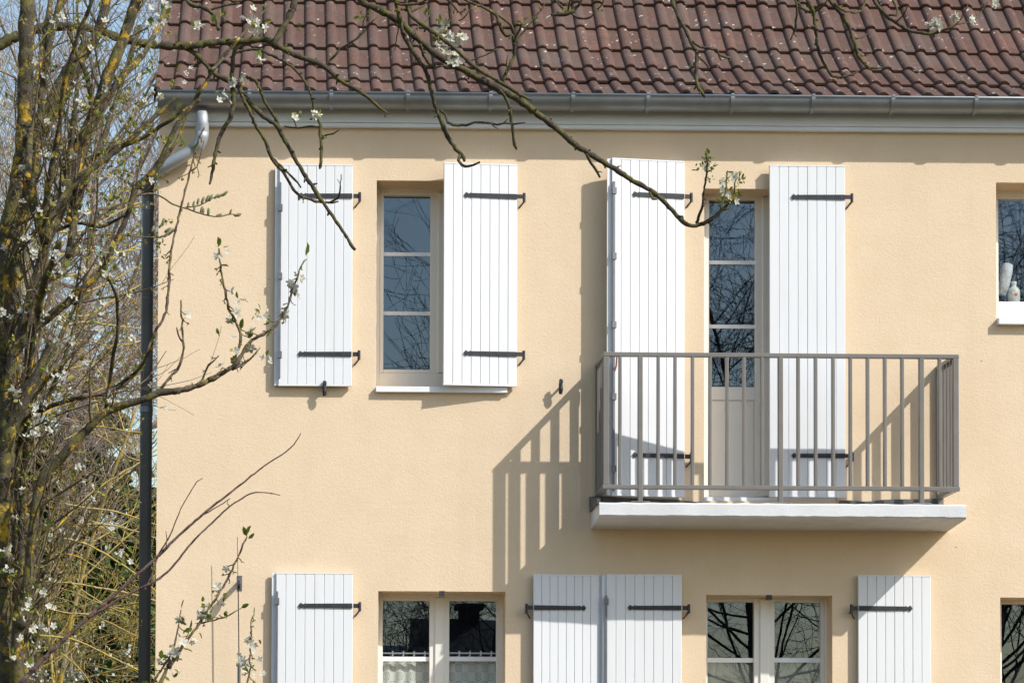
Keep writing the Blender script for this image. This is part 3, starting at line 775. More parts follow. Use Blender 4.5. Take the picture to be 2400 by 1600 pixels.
stems = [
 [(120, 0, 7), (107, 80, 7), (91, 161, 7), (78, 241, 8), (70, 330, 8), (66, 420, 9)],
 [(222, -20, 5), (205, 30, 5), (188, 67, 5), (175, 110, 5), (150, 200, 6), (138, 300, 6), (120, 400, 7), (104, 500, 8), (98, 600, 8)],
 [(160, 75, 4), (187, 139, 6), (206, 187, 6), (214, 254, 7), (205, 330, 7), (180, 420, 8), (160, 520, 8)],
 [(420, -30, 5), (391, 16, 6), (345, 115, 7), (281, 187, 8), (236, 254, 9), (198, 348, 10), (171, 420, 10), (128, 500, 10), (107, 566, 10)],
 [(420, 225, 4), (375, 262, 5.5), (284, 345, 6.5), (187, 420, 7), (128, 494, 8), (107, 560, 8)],
 [(470, 235, 3), (420, 268, 4.5), (321, 329, 5), (228, 362, 5.5), (182, 396, 6), (150, 450, 6)],
 [(182, 200, 5), (174, 268, 6), (166, 335, 7), (155, 420, 8), (130, 520, 8), (104, 580, 8)],
 [(560, 90, 3), (510, 148, 4), (458, 234, 5), (413, 296, 6), (379, 372, 7), (340, 420, 8), (319, 440, 8), (303, 494, 7), (268, 574, 7), (238, 635, 7.5), (187, 681, 8), (134, 729, 9), (86, 767, 9)],
 [(470, 200, 2.5), (440, 265, 3), (420, 320, 4), (380, 380, 5), (330, 440, 6)],
 [(620, 25, 2), (560, 90, 3), (530, 130, 3.5), (495, 165, 4)],
 [(295, 502, 3), (236, 531, 4), (182, 523, 4), (120, 545, 5)],
 [(142, 566, 8), (107, 654, 9), (88, 735, 9), (72, 800, 9), (60, 900, 10)],
 [(228, 400, 2), (225, 507, 3), (198, 654, 3), (171, 775, 4), (140, 870, 5), (100, 960, 6)],
 [(244, 600, 3), (254, 649, 3.5), (273, 695, 4), (276, 775, 4), (268, 820, 4.5), (257, 894, 5), (249, 961, 5)],
 [(131, 867, 4), (88, 918, 5), (67, 988, 5), (35, 1068, 6)],
 [(359, 800, 3), (327, 862, 4), (254, 915, 4.5), (187, 931, 5), (94, 961, 6), (40, 1000, 7)],
 [(220, 640, 4), (160, 750, 5), (110, 860, 6), (70, 960, 7)],
 [(330, 60, 4), (300, 150, 5), (270, 240, 6), (240, 330, 7), (200, 420, 8), (175, 520, 8), (160, 600, 8)],
 [(20, 800, 6), (30, 950, 9), (22, 1100, 12)], [(64, 1010, 7), (56, 1120, 9), (50, 1300, 10), (40, 1500, 12)],
 [(100, 1180, 5), (85, 1280, 7), (70, 1400, 8), (45, 1560, 9)],
 [(20, 1240, 4), (28, 1320, 5), (12, 1400, 7)],
]
for i, ps in enumerate(stems):
    big.append(limb(mw, ps, D + R1.uniform(-.4, .5), D + R1.uniform(-.2, .2), 8, .1, 12, R1, 1.2))
# shoots that cross the wall, traced one by one
shoots = [
 ([(716, 606, 2), (702, 633, 2.2), (685, 681, 2.6), (671, 726, 3), (640, 768, 3.5), (585, 802, 4.2), (558, 847, 5), (537, 864, 5.5), (482, 895, 6.5), (430, 912, 7.2), (372, 919, 8)], .45, 'f'),
 ([(513, 582, 2), (516, 623, 2.6), (527, 678, 3), (537, 723, 3.2), (551, 750, 3.4), (565, 792, 3.6), (556, 823, 3.4), (551, 840, 3.5), (545, 862, 4)], .45, 'f'),
 ([(610, 816, 2), (592, 836, 2.6), (564, 856, 3), (545, 864, 3.5)], .45, 'f'),
 ([(424, 702, 1.8), (427, 771, 2.5), (430, 823, 3), (417, 864, 3.4), (396, 885, 3.4), (372, 919, 4)], .45, 'b'),
 ([(414, 765, 1.5), (418, 785, 2), (428, 800, 2.5)], .45, 'b'),
 ([(513, 833, 1.6), (489, 857, 2.2), (472, 895, 3)], .45, 'b'),
 ([(479, 300, 1.6), (465, 331, 2.2), (444, 406, 2.6), (427, 475, 2.8), (413, 530, 3), (399, 606, 3), (396, 668, 3), (386, 737, 3.2), (365, 775, 3.4), (344, 830, 3.5), (324, 867, 4), (275, 909, 4.5), (193, 930, 6)], .3, 'b'),
 ([(478, 330, 1.2), (462, 390, 1.8), (449, 400, 2)], .3, 'b'),
 ([(579, 1256, 1.6), (565, 1287, 2.2), (544, 1335, 2.6), (517, 1384, 3), (472, 1453, 3.4), (437, 1501, 3.6), (400, 1560, 4), (360, 1640, 5), (60, 2400, 12)], .6, 'f'),
 ([(424, 1428, 1.5), (417, 1473, 2), (399, 1535, 2.4), (358, 1600, 3), (300, 1720, 4)], .6, 'l'),
 ([(565, 1425, 1.2), (545, 1436, 1.8), (523, 1446, 2), (472, 1459, 2.4)], .6, 'l'),
 ([(448, 1468, 1.2), (434, 1500, 1.8), (405, 1545, 2.2)], .6, 'l'),
 ([(596, 1439, 1.4), (589, 1456, 1.6), (589, 1490, 2), (585, 1542, 2.3), (579, 1600, 2.8), (500, 1800, 5)], .6, 'f'),
]
for ps, dd, k in shoots:
    pts, rs = limb(msn, ps, D + dd, D + dd - .02, 6, .22, 9, R1, 1.6)
    pf, pl, pb, de = {'f': (.26, .12, 1.0, .55), 'b': (.05, .08, .9, .36), 'l': (.12, .40, .9, .5)}[k]
    inside = [i for i, p in enumerate(pts)]
    spray(pts[:46], rs[:46], msn, mp, ms, ml, mb_, R1, de, .0165, pf, pl, pb, 0., len_=(.004, .022))
for (x, y), (dx, dy), s_ in (((716, 600), (.15, -1), 1.9), ((513, 578), (-.1, -1), 1.4), ((510, 580), (.3, -1), 1.4), ((577, 1254), (.5, -1), 1.6), ((579, 1256), (-.4, -1), 1.5), ((582, 1262), (.7, -.7), 1.2),
                            ((565, 772), (.2, -1), 1.6), ((622, 792), (.4, -.7), 1.6), ((565, 1424), (1, -.5), 1.3), ((440, 1482), (.3, -1), 2.0), ((425, 1427), (.3, -1), 1.5), ((596, 1440), (.1, -1), 1.2), ((440, 348), (-.5, -1), 1.6), ((446, 350), (.8, -.6), 1.6)):
    d = (RIGHT * dx + UP * -dy).normalized(); leaf(ml, P(x, y, D + .46), (d + FWD * -.3).normalized(), .0205 * s_, R1, .24)
# finer side branches on the main stems
tips = []
for pts, rs in big:
    n = len(pts)
    for i in range(3, n - 2, 2):
        if pts[i].z < 1.9 or R1.random() < .62: continue
        ax = (pts[i - 1] - pts[i + 1]).normalized()
        d = (ax * .5 + rv(R1) * .9 + Vector((.35, -.1, .55))).normalized()
        q = pts[i]
        L = R1.uniform(.12, .42)
        # shoots near the wall stay short so that the wall keeps its own traced twigs
        if q.x > P(325, 500, D).x: continue
        if q.x > P(270, 500, D).x: L *= .35
        grow(msn, q, d, L, min(rs[i] * .4, .0055), 1, R1, .55, 3, .3, 4, .16, tips, 6)
for pts, rs in tips:
    spray(pts, rs, msn, mp, ms, ml, mb_, R1, .26, .0125, .20, .16, .9, .2, len_=(.003, .014))
# blossom clusters where the photo shows them
for x, y, k in ((585, 45, 7), (600, 20, 6), (605, 70, 8), (608, 142, 9), (560, 180, 9), (525, 225, 10), (600, 55, 6), (475, 60, 4), (435, 175, 6), (390, 20, 8), (375, 60, 8), (365, 30, 6), (330, 175, 6), (360, 215, 4), (30, 912, 9), (42, 930, 6), (80, 958, 6), (60, 1020, 5),
                (100, 1385, 9), (115, 1420, 5), (60, 1400, 5), (90, 1465, 7), (105, 1468, 6), (15, 1290, 7), (75, 1430, 5), (55, 1440, 5), (285, 600, 6), (270, 620, 4), (200, 500, 6), (140, 630, 5), (110, 1240, 3), (285, 1305, 5), (20, 1330, 5),
                (625, 845, 7), (620, 740, 7), (612, 735, 4), (705, 655, 9), (525, 602, 6), (552, 705, 6), (545, 810, 5), (395, 1550, 5), (400, 1580, 5), (455, 1510, 4), (573, 1545, 7), (572, 1575, 6), (600, 1520, 6), (605, 1580, 5), (480, 1425, 4), (520, 1395, 3),
                (10, 240, 5), (60, 560, 4), (250, 640, 5), (180, 690, 4), (230, 730, 4), (115, 870, 6), (145, 880, 5), (50, 1500, 6), (30, 1540, 6), (70, 1560, 6)):
    for _ in range(max(2, int(k * .6))):
        c = P(x + R1.gauss(0, 9), y + R1.gauss(0, 9), D + .45 + R1.gauss(0, .02))
        flower(mp, ms, c, (rv(R1) * .8 + Vector((.5, -.7, .2))).normalized(), R1.uniform(.007, .012), R1)
    for _ in range(R1.randint(1, 3)):
        leaf(ml if R1.random() < .6 else mb_, P(x + R1.gauss(0, 11), y + R1.gauss(0, 11), D + .45), rv(R1) + Vector((0, 0, .5)), R1.uniform(.014, .03), R1)
for _ in range(420):
    x = R1.gauss(270, 95); y = R1.gauss(300, 170)
    if x > 430 or x < 5: continue
    if R1.random() < .35: x, y = R1.uniform(0, 330), R1.uniform(450, 1560)
    c0 = P(x, y, D + R1.uniform(-.3, .5))
    for _k in range(R1.randint(3, 8)):
        leaf(mb_ if R1.random() < .8 else ml, c0 + rv(R1) * R1.uniform(.003, .014), rv(R1) + Vector((0, 0, .4)), R1.uniform(.008, .018), R1, .28)
tr = mw.build('trunk', 'plum', plum, smooth=True)
msn.build('branches', 'plumshoot', plum, smooth=True); mp.build('blossom', 'petal', plum); ms.build('stamens', 'stamen', plum); ml.build('leaves', 'leaf', plum); mb_.build('buds', 'bud', plum)

# pair of long reddish bare shoots
sap = thing('bare_sapling', 'slender bare sapling with long reddish shoots leaning across the wall at lower left', 'sapling', (P(-180, 1890, 11).x, -11, 0))
m = MB()
for ps in ([(705, 1014, 1.2), (690, 1040, 1.5), (668, 1060, 1.7), (620, 1091, 2), (537, 1156, 2.5), (475, 1205, 2.8), (413, 1260, 3.2), (372, 1301, 3.5), (275, 1387, 4), (207, 1446, 4.5), (103, 1542, 5), (20, 1632, 6), (-90, 1760, 8), (-170, 2100, 11), (-180, 3480, 16)],
           [(475, 1120, 1), (461, 1129, 1.2), (424, 1191, 1.5), (399, 1253, 1.7), (372, 1298, 2), (358, 1340, 2), (340, 1380, 2)],
           [(389, 1244, .9), (391, 1262, 1.1), (388, 1285, 1.3)], [(540, 1167, 1), (500, 1192, 1.3), (472, 1208, 1.8)],
           [(658, 1160, 1), (599, 1153, 1.5), (560, 1172, 2), (537, 1187, 2), (496, 1225, 2.2), (448, 1273, 2.5), (406, 1325, 2.6), (365, 1360, 3), (300, 1392, 3.2), (207, 1446, 4)],
           [(534, 1172, .8), (532, 1180, 1), (540, 1188, 1.2)]):
    limb(m, ps, 11.0, 11.0, 6, .1, 10, R1, .8)
m.build('branches', 'purple', sap, smooth=True)

# willow sprig with catkins
wil = thing('pussy_willow', 'thin willow shoot with grey green catkins before the top of the downpipe', 'shrub', (P(250, 1890, 9.2).x, -9.2, 0))
m, ck = MB(), MB()
for ps in ([(560, 505, 1.2), (540, 502, 1.4), (510, 508, 1.6), (480, 503, 1.8), (440, 490, 2), (405, 478, 2.2), (360, 455, 2.6), (300, 470, 3), (200, 540, 4), (110, 720, 5), (50, 1100, 7), (10, 1700, 9), (10, 3000, 16)],
           [(520, 460, 1), (500, 464, 1.3), (470, 480, 1.5), (432, 487, 1.7)], [(400, 548, 1.2), (380, 555, 1.4), (340, 556, 1.8), (290, 552, 2.2), (200, 560, 2.6), (130, 660, 3), (100, 740, 3.4)]):
    limb(m, ps, 9.2, 9.2, 6, .1, 9, R1, .7)
def catkin(x, y, a, s=1.):
    b = P(x, y, 9.2); d = (RIGHT * math.cos(a) + UP * math.sin(a)).normalized(); L = .024 * s
    ck.tube([b, b + d * L * .2, b + d * L * .6, b + d * L * .9, b + d * L], [.0015, .0042 * s, .0046 * s, .0034 * s, .001], 7)
for x, y, a in ((440, 488, 1.4), (452, 484, 1.3), (462, 480, 1.3), (472, 478, 1.2), (482, 474, 1.1), (490, 472, 1.1), (502, 466, .8), (510, 464, .7), (520, 460, .7), (455, 494, 1.5), (470, 500, 1.3), (476, 502, 1.5), (488, 506, 1.5), (505, 508, .4), (538, 503, 1.2), (548, 506, .1), (552, 504, .2),
                (384, 556, .8), (392, 552, .7), (398, 548, .9), (372, 558, .5), (360, 552, 1.2), (355, 545, 1.2), (330, 550, 1.5), (385, 545, .6), (380, 530, 1.3), (372, 535, .9)):
    catkin(x, y, a, R1.uniform(.8, 1.2))
m.build('branches', 'plumshoot', wil, smooth=True); ck.build('catkins', 'catkin', wil, smooth=True)

# ------------------------------------------------------------------ overhanging old tree
D2 = 8.6
R2 = random.Random(33)
old = thing('old_tree', 'old mossy tree with knobbly bare limbs hanging down in front of the tiled roof', 'tree', (P(-330, 1890, D2).x, -D2, 0))
mo, fo, po, so_, bo = MB(), MB(), MB(), MB(), MB()
Z0 = [(-330, 2800, 60), (-320, 1800, 50), (-300, 800, 42), (-280, 250, 38), (-240, -200, 34), (-120, -480, 30), (120, -640, 26), (480, -560, 22), (760, -330, 18)]
limb(mo, Z0, D2, D2, 12, .08, 25, R2, 2)
limb(mo, [(480, -560, 18), (1000, -420, 15), (1500, -300, 12), (2000, -220, 10), (2400, -160, 8)], D2, D2 - .3, 10, .08, 25, R2, 2)
OL = [
 [(-285, 330, 16), (-120, 180, 15), (0, 105, 13.5), (40, 85, 12), (100, 66, 11), (155, 62, 10.5), (220, 70, 10), (310, 97, 10), (380, 107, 9), (440, 108, 9), (510, 100, 8.5), (580, 96, 8), (620, 93, 7.5), (655, 110, 7), (700, 132, 6.5), (757, 155, 6), (800, 190, 5), (852, 220, 4.5), (880, 245, 4), (910, 267, 2.5)],
 [(420, 106, 6), (460, 128, 6), (490, 160, 5.5), (510, 178, 6), (544, 192, 7), (560, 205, 7), (568, 224, 6.5), (592, 248, 6), (620, 275, 6), (647, 293, 5.5), (661, 317, 5.5), (682, 355, 5), (716, 413, 5), (757, 475, 4.6), (790, 522, 4.2), (815, 560, 4), (822, 574, 4.5), (834, 585, 3)],
 [(600, 95, 4), (555, 110, 5), (545, 160, 5), (546, 195, 6), (547, 238, 6), (540, 275, 5.5), (525, 300, 5), (513, 327, 5), (503, 370, 4.4), (499, 396, 4), (492, 432, 2.5)],
 [(565, 222, 4.5), (585, 262, 4.2), (603, 300, 4), (622, 330, 4), (627, 344, 4.6), (637, 372, 4), (665, 406, 3.6), (690, 448, 3.4), (702, 458, 3.6), (730, 468, 3.3), (757, 475, 3), (780, 474, 3), (792, 472, 2.2)],
 [(770, 476, 2.5), (790, 466, 2.5), (798, 450, 2.5), (797, 430, 1.5), (800, 408, 1.2)],
 [(640, 372, 3), (665, 396, 3), (690, 420, 2.6), (706, 440, 2)],
 [(580, 183, 3.5), (596, 186, 3.5), (610, 210, 3.5), (620, 238, 3.8), (644, 275, 4), (655, 300, 4)],
 [(545, 128, 2.8), (590, 115, 3), (630, 127, 3.2), (682, 155, 3.2), (705, 180, 3), (723, 207, 3.2), (737, 258, 3), (748, 285, 3.4), (751, 293, 4), (750, 315, 4.5), (754, 344, 4), (752, 385, 3.6), (752, 390, 5), (750, 396, 2)],
 [(751, 297, 2.5), (720, 297, 2.5), (690, 300, 2), (665, 296, 1.6)], [(752, 325, 2.5), (770, 314, 2.2), (782, 314, 2), (795, 305, 1.2)], [(695, 300, 1.5), (690, 285, 1.5), (684, 272, 1.2)],
 [(690, -120, 9), (690, 0, 8), (672, 50, 8), (655, 80, 7.5), (640, 108, 7)],
 [(430, -60, 4), (440, 5, 5), (480, 20, 5), (505, 40, 5), (512, 70, 5)], [(490, 25, 3), (530, 12, 3), (560, 8, 2.5)],
 [(760, -330, 12), (800, -100, 10), (845, 0, 9), (886, 21, 8.5), (938, 52, 8.5), (965, 79, 8), (993, 103, 8), (1020, 127, 8), (1075, 158, 8.5), (1127, 186, 9), (1165, 207, 10), (1213, 231, 8.5), (1248, 258, 8), (1310, 306, 7.5), (1351, 341, 7), (1413, 379, 6.2), (1489, 427, 5.8), (1537, 455, 5.5), (1578, 496, 5.5), (1599, 518, 5.5), (1622, 530, 5.2), (1641, 526, 5), (1666, 515, 4.6), (1693, 491, 4.2), (1708, 478, 3.6), (1722, 466, 2.6), (1728, 452, 1.5)],
 [(1633, 524, 3.5), (1644, 490, 3), (1649, 455, 2.8), (1655, 420, 2.5), (1658, 380, 2), (1656, 366, 1.5)], [(1648, 480, 1.6), (1655, 474, 1.4), (1658, 466, 1)],
 [(1708, 474, 2.2), (1722, 450, 2), (1722, 428, 1.8), (1732, 415, 1.5)], [(1690, 490, 2), (1700, 450, 2), (1704, 420, 1.6), (1705, 400, 1.1)], [(1722, 426, 1.2), (1715, 422, 1)],
 [(900, -90, 6), (927, 0, 5), (938, 52, 5.2), (948, 86, 5), (972, 127, 5), (1000, 172, 5), (1013, 224, 4.8), (1027, 265, 5.2), (1041, 303, 6), (1062, 341, 5.2), (1082, 362, 5), (1089, 379, 3)],
 [(1080, 360, 3.6), (1073, 376, 3.6), (1082, 387, 3.6), (1098, 390, 3.4), (1110, 387, 2.6), (1124, 379, 1.6)],
 [(1031, 258, 3), (1044, 268, 3.4), (1049, 286, 3.4), (1062, 293, 3.2), (1093, 293, 3.2), (1110, 287, 3), (1127, 286, 2.8), (1150, 290, 2.8), (1165, 293, 2.6), (1185, 288, 2.5), (1200, 291, 2.4), (1218, 289, 2), (1232, 286, 1.5)], [(1150, 290, 1.8), (1162, 300, 1.4), (1168, 302, 1)], [(1180, 290, 1.6), (1190, 279, 1.2)],
 [(1170, 212, 4.5), (1182, 225, 4.2), (1193, 248, 4), (1201, 293, 3.8), (1203, 324, 3.6), (1205, 340, 4), (1212, 352, 2)],
 [(1375, 362, 3.6), (1384, 380, 3.4), (1392, 393, 3.2), (1406, 414, 3)], [(1398, 402, 1.4), (1408, 402, 1), (1411, 405, .8)],
 [(1524, 452, 2.6), (1530, 466, 2.2), (1538, 468, 1.6)], [(1590, 508, 2.6), (1600, 508, 2), (1602, 516, 1.5)],
 [(940, -60, 4), (955, 20, 4.5), (972, 45, 4.8), (1020, 79, 5), (1069, 117, 5), (1110, 155, 5), (1150, 180, 4.8), (1196, 207, 4.5), (1225, 226, 3.8), (1246, 235, 2.2)],
 [(1175, 200, 4.2), (1179, 186, 4.2), (1190, 165, 4), (1199, 145, 4), (1206, 122, 4.2), (1204, 100, 4.8), (1200, 83, 5), (1186, 84, 4), (1177, 70, 4.5), (1168, 50, 4.5), (1162, 34, 4), (1130, 17, 3.6), (1089, 0, 3.2), (1060, -30, 3)],
 [(1162, 31, 3), (1180, 45, 3.2), (1198, 60, 3.6), (1203, 85, 4)], [(1204, 96, 3), (1218, 70, 2.8), (1224, 55, 2.2)], [(1206, 100, 2.4), (1230, 72, 2.4), (1250, 45, 2.2), (1268, 25, 1.8), (1278, 8, 1.2)],
 [(1190, 130, 1.5), (1188, 145, 1.6), (1186, 165, 1.8)], [(1165, 115, 1.2), (1140, 128, 1.4), (1110, 140, 1.6), (1090, 148, 1.4)],
 [(1370, -20, 2.5), (1362, 5, 3), (1345, 24, 4), (1330, 33, 5), (1310, 35, 4.6), (1292, 36, 3)], [(1290, -20, 2.4), (1300, 0, 2.4), (1318, 20, 2.6), (1330, 30, 3)], [(1335, 28, 3), (1350, 40, 3), (1368, 45, 2.8), (1385, 40, 2.4), (1398, 26, 1.6)], [(1340, -10, 2), (1334, 10, 2.2), (1332, 28, 2.4)], [(1420, -20, 1.4), (1412, 10, 1.6), (1400, 22, 1.6)],
 [(986, 105, 3), (990, 122, 3.2), (996, 138, 3.2), (1006, 152, 3), (1016, 158, 3), (1041, 155, 2)], [(900, -20, 3), (930, 8, 3), (960, 12, 3), (990, 6, 3), (1005, -10, 2.6)], [(940, 22, 2.6), (965, 28, 3), (985, 18, 2.8), (1000, 10, 2)],
 [(757, 160, 2.4), (775, 140, 2.6), (800, 114, 3), (830, 95, 3), (858, 70, 2.6), (874, 50, 2), (884, 40, 1.4)], [(850, 78, 1.6), (852, 52, 1.4), (862, 30, 1)], [(935, 58, 1.6), (930, 85, 1.4), (925, 118, 1)],
 [(1030, -20, 2.8), (1060, 10, 2.6), (1080, 30, 2.4), (1095, 14, 2)], [(1020, 85, 2), (1040, 70, 2), (1052, 45, 1.6), (1060, 25, 1.2)], [(1075, 50, 1.6), (1090, 40, 1.6), (1105, 18, 1.2)], [(965, 80, 1.6), (985, 60, 1.6), (1000, 48, 1.4), (1008, 30, 1)],
 [(1560, -60, 5), (1575, 0, 5), (1590, 40, 4.6), (1604, 66, 4.6), (1620, 100, 4.6), (1633, 128, 4.4), (1631, 172, 4.2), (1634, 200, 4), (1644, 216, 4.4), (1652, 229, 3)], [(1622, 98, 2.8), (1640, 110, 3.2), (1660, 114, 3.2), (1679, 117, 3), (1686, 130, 3), (1700, 134, 3), (1717, 138, 2.2)], [(1634, 132, 2.4), (1648, 144, 2.2), (1662, 162, 1.4)], [(1684, 132, 1.8), (1690, 142, 1.8), (1700, 140, 1.5)],
 [(1850, -40, 3), (1866, 5, 3), (1868, 22, 3), (1864, 62, 2.8), (1860, 78, 2.6), (1853, 93, 1.6)],
 [(1880, -40, 5), (1893, 0, 5), (1906, 28, 4.8), (1912, 69, 4.4), (1915, 95, 4.2), (1919, 120, 4.4), (1927, 141, 4), (1940, 165, 3.6), (1950, 178, 3.4), (1972, 182, 3.2), (1992, 177, 2.8), (2012, 169, 1.6)], [(1922, 126, 2), (1940, 124, 2), (1955, 123, 1.4)],
 [(1930, -40, 5), (1944, 0, 5), (1962, 20, 5), (1976, 40, 5), (1989, 65, 4.8), (1996, 84, 4.6), (2004, 105, 4.4), (2012, 132, 4.2), (2024, 148, 3.6), (2037, 158, 3.4), (2055, 161, 3), (2068, 158, 2)], [(1994, 88, 2.6), (2008, 92, 2.4), (2022, 88, 2), (2033, 81, 1.4)], [(2014, 132, 2), (2030, 130, 2), (2042, 127, 1.2)],
 [(1955, 8, 3), (1972, 22, 3), (1992, 29, 3), (2010, 30, 2.8), (2022, 18, 2.4), (2028, 2, 2), (2034, -20, 2)],
 [(2030, -40, 4.2), (2048, 0, 4.4), (2068, 28, 4.4), (2084, 42, 4.4), (2099, 52, 4.4), (2115, 64, 4.4), (2130, 72, 4.2), (2160, 78, 4), (2185, 79, 3.8), (2205, 74, 3.4), (2220, 68, 3), (2240, 58, 2.5), (2254, 42, 2), (2262, 26, 1.6), (2268, 10, 1.2)], [(2242, 58, 1.6), (2262, 54, 1.5), (2282, 50, 1.4), (2300, 26, 1.2), (2318, 2, 1)],
 [(2090, -20, 2.6), (2095, 8, 2.6), (2104, 26, 2.8), (2100, 36, 3), (2085, 36, 2.4)], [(2100, 52, 2), (2115, 40, 1.8), (2124, 22, 1.4), (2130, 8, 1)],
 [(1868, 16, 3), (1885, 22, 4), (1900, 28, 4), (1916, 24, 3), (1932, 10, 2.2), (1940, -4, 1.6)], [(1855, -10, 3), (1872, 10, 3), (1890, 24, 3.4)],
]
R2b = random.Random(4)
alln = []
for i, ps in enumerate(OL):
    lead = ps[0][2]
    pts, rs = limb(mo, ps, D2 + R2.uniform(-.12, .12), D2 + R2.uniform(-.12, .12), 8, .17, 8, R2, 1.3)
    for j in range(2, len(pts) - 1):                 # knobbly spurs
        if R2.random() < .22 and pts[j].z > 0:
            ax = (pts[j + 1] - pts[j - 1]).normalized(); d = ax.cross(rv(R2)); 
            if d.length < .2: continue
            d = (d.normalized() + ax * .5).normalized(); L = R2.uniform(.004, .017); k = min(rs[j] * .8, .0045)
            mo.tube([pts[j], pts[j] + d * (rs[j] + L * .6), pts[j] + d * (rs[j] + L)], [k, k * .8, k * .55], 5)
            if R2.random() < .35: leaf(bo, pts[j] + d * (rs[j] + L), (d + rv(R2) * .6), R2.uniform(.008, .015), R2, .25)
def tuft(x, y, n, s, sp, nf=2):
    for _ in range(n):
        c = P(x + R2.gauss(0, sp * .55), y + R2.gauss(0, sp * .55), D2 + R2.gauss(0, .01))
        leaf(fo if R2.random() < .62 else bo, c, rv(R2) + Vector((0, 0, .5)), s * R2.uniform(.6, 1.2), R2, .24)
    for _ in range(nf):
        c = P(x + R2.gauss(0, sp * .6), y + R2.gauss(0, sp * .6), D2 + .02)
        flower(po, so_, c, rv(R2) * .7 + Vector((.4, -.8, .3)), R2.uniform(.014, .019), R2)
for a in ((1656, 372, 20, .022, 8, 0), (1650, 388, 14, .022, 12, 1), (1664, 395, 12, .02, 10, 1), (1660, 420, 9, .016, 8, 0), (1730, 418, 18, .02, 12, 1), (1742, 422, 6, .018, 6, 0), (1704, 412, 10, .016, 8, 0), (1694, 435, 3, .02, 7, 2), (1700, 458, 20, .02, 14, 2), (1712, 470, 12, .02, 12, 1), (1690, 478, 8, .018, 10, 0), (1728, 455, 10, .018, 8, 0),
          (1030, 90, 12, .026, 14, 6), (1055, 100, 10, .024, 12, 6), (1070, 90, 6, .02, 12, 5), (1045, 120, 10, .024, 12, 4), (1060, 140, 8, .022, 12, 3), (1040, 55, 10, .024, 10, 1), (1085, 85, 2, .02, 5, 3), (1060, 150, 6, .02, 8, 1),
          (862, 36, 8, .02, 10, 0), (845, 40, 6, .02, 8, 0), (690, 268, 10, .018, 10, 1), (700, 275, 8, .016, 9, 0), (738, 275, 8, .018, 8, 2), (752, 268, 6, .018, 8, 1), (1225, 55, 6, .02, 9, 0), (1250, 45, 5, .018, 9, 0), (960, 20, 6, .02, 10, 0), (1000, 30, 6, .02, 10, 0),
          (2180, 62, 1, .016, 6, 4), (2196, 55, 2, .016, 6, 4), (2200, 66, 1, .016, 5, 3), (2238, 42, 2, .016, 6, 4), (2274, 50, 2, .016, 7, 4), (2328, 4, 0, .016, 5, 3), (1330, 25, 5, .018, 10, 0), (1400, 24, 4, .016, 8, 0), (540, 195, 4, .02, 12, 3), (700, 62, 3, .02, 6, 0), (520, 38, 6, .03, 10, 0), (455, 65, 2, .02, 8, 3)):
    tuft(*a)
mo.build('trunk', 'old', old, smooth=True); fo.build('leaves', 'leaf', old); po.build('blossom', 'petal', old); so_.build('stamens', 'stamen', old); bo.build('buds', 'bud', old)

# ------------------------------------------------------------------ background vegetation, beyond the gable
R3 = random.Random(55)
def bare_tree(name, label, px, depth, h, mat, nl, lean, kids, lev, base_r, group=None, spread=.6, up=.25, seed=1, limbs=(), zl=(.12, .6), loc=None, kk=.42, rmin=.004, lf=.45):
    r = random.Random(seed); b = loc or P(px, 1890, -depth); b = Vector((b.x, b.y, 0))
    t = thing(name, label, 'tree', b, group); mt, mb2 = MB(), MB()
    pts = [b]; rs = [base_r]; q = b.copy(); d = Vector((lean * .5, 0, 1)).normalized()
    for i in range(9):
        d = (d + rv(r) * .10 + Vector((lean * .05, 0, .1))).normalized(); q = q + d * h * .62 / 9; pts.append(q.copy()); rs.append(base_r * (1 - .085 * (i + 1)))
    mt.tube(pts, rs, 9)
    for k in range(nl):
        f = zl[0] + (zl[1] * 1.6 - zl[0]) * (k + r.random()) / nl; f = min(f, .98); i = min(int(f * 9), 8); p = pts[i].lerp(pts[i + 1], f * 9 - i)
        a = r.uniform(0, 2 * PI); dd = Vector((math.cos(a) + lean * .8, math.sin(a) * .8, r.uniform(.1, 1.1))).normalized()
        grow(mb2, p, dd, h * r.uniform(.7, 1.15) * kk, rs[i] * lf, lev, r, spread, kids, up, 5, .13, None, 8, None, (.2, .97), rmin)
    for ps, dd in limbs: limb(mb2, [(x, y, q * .58) for x, y, q in ps], dd, dd - .4, 7, .1, 14, r, 1.5)
    if name == 'bare_hawthorn' or name == 'bare_willow':
        ml2 = MB(); vv = mb2.v
        for _ in range(2600):
            c = Vector(r.choice(vv)) + rv(r) * .02
            leaf(ml2, c, rv(r) + Vector((0, 0, .6)), r.uniform(.018, .045), r, .3)
        ml2.build('buds', 'catkinleaf', t)
    mt.build('trunk', mat, t, smooth=True); mb2.build('branches', mat, t, smooth=True); return t
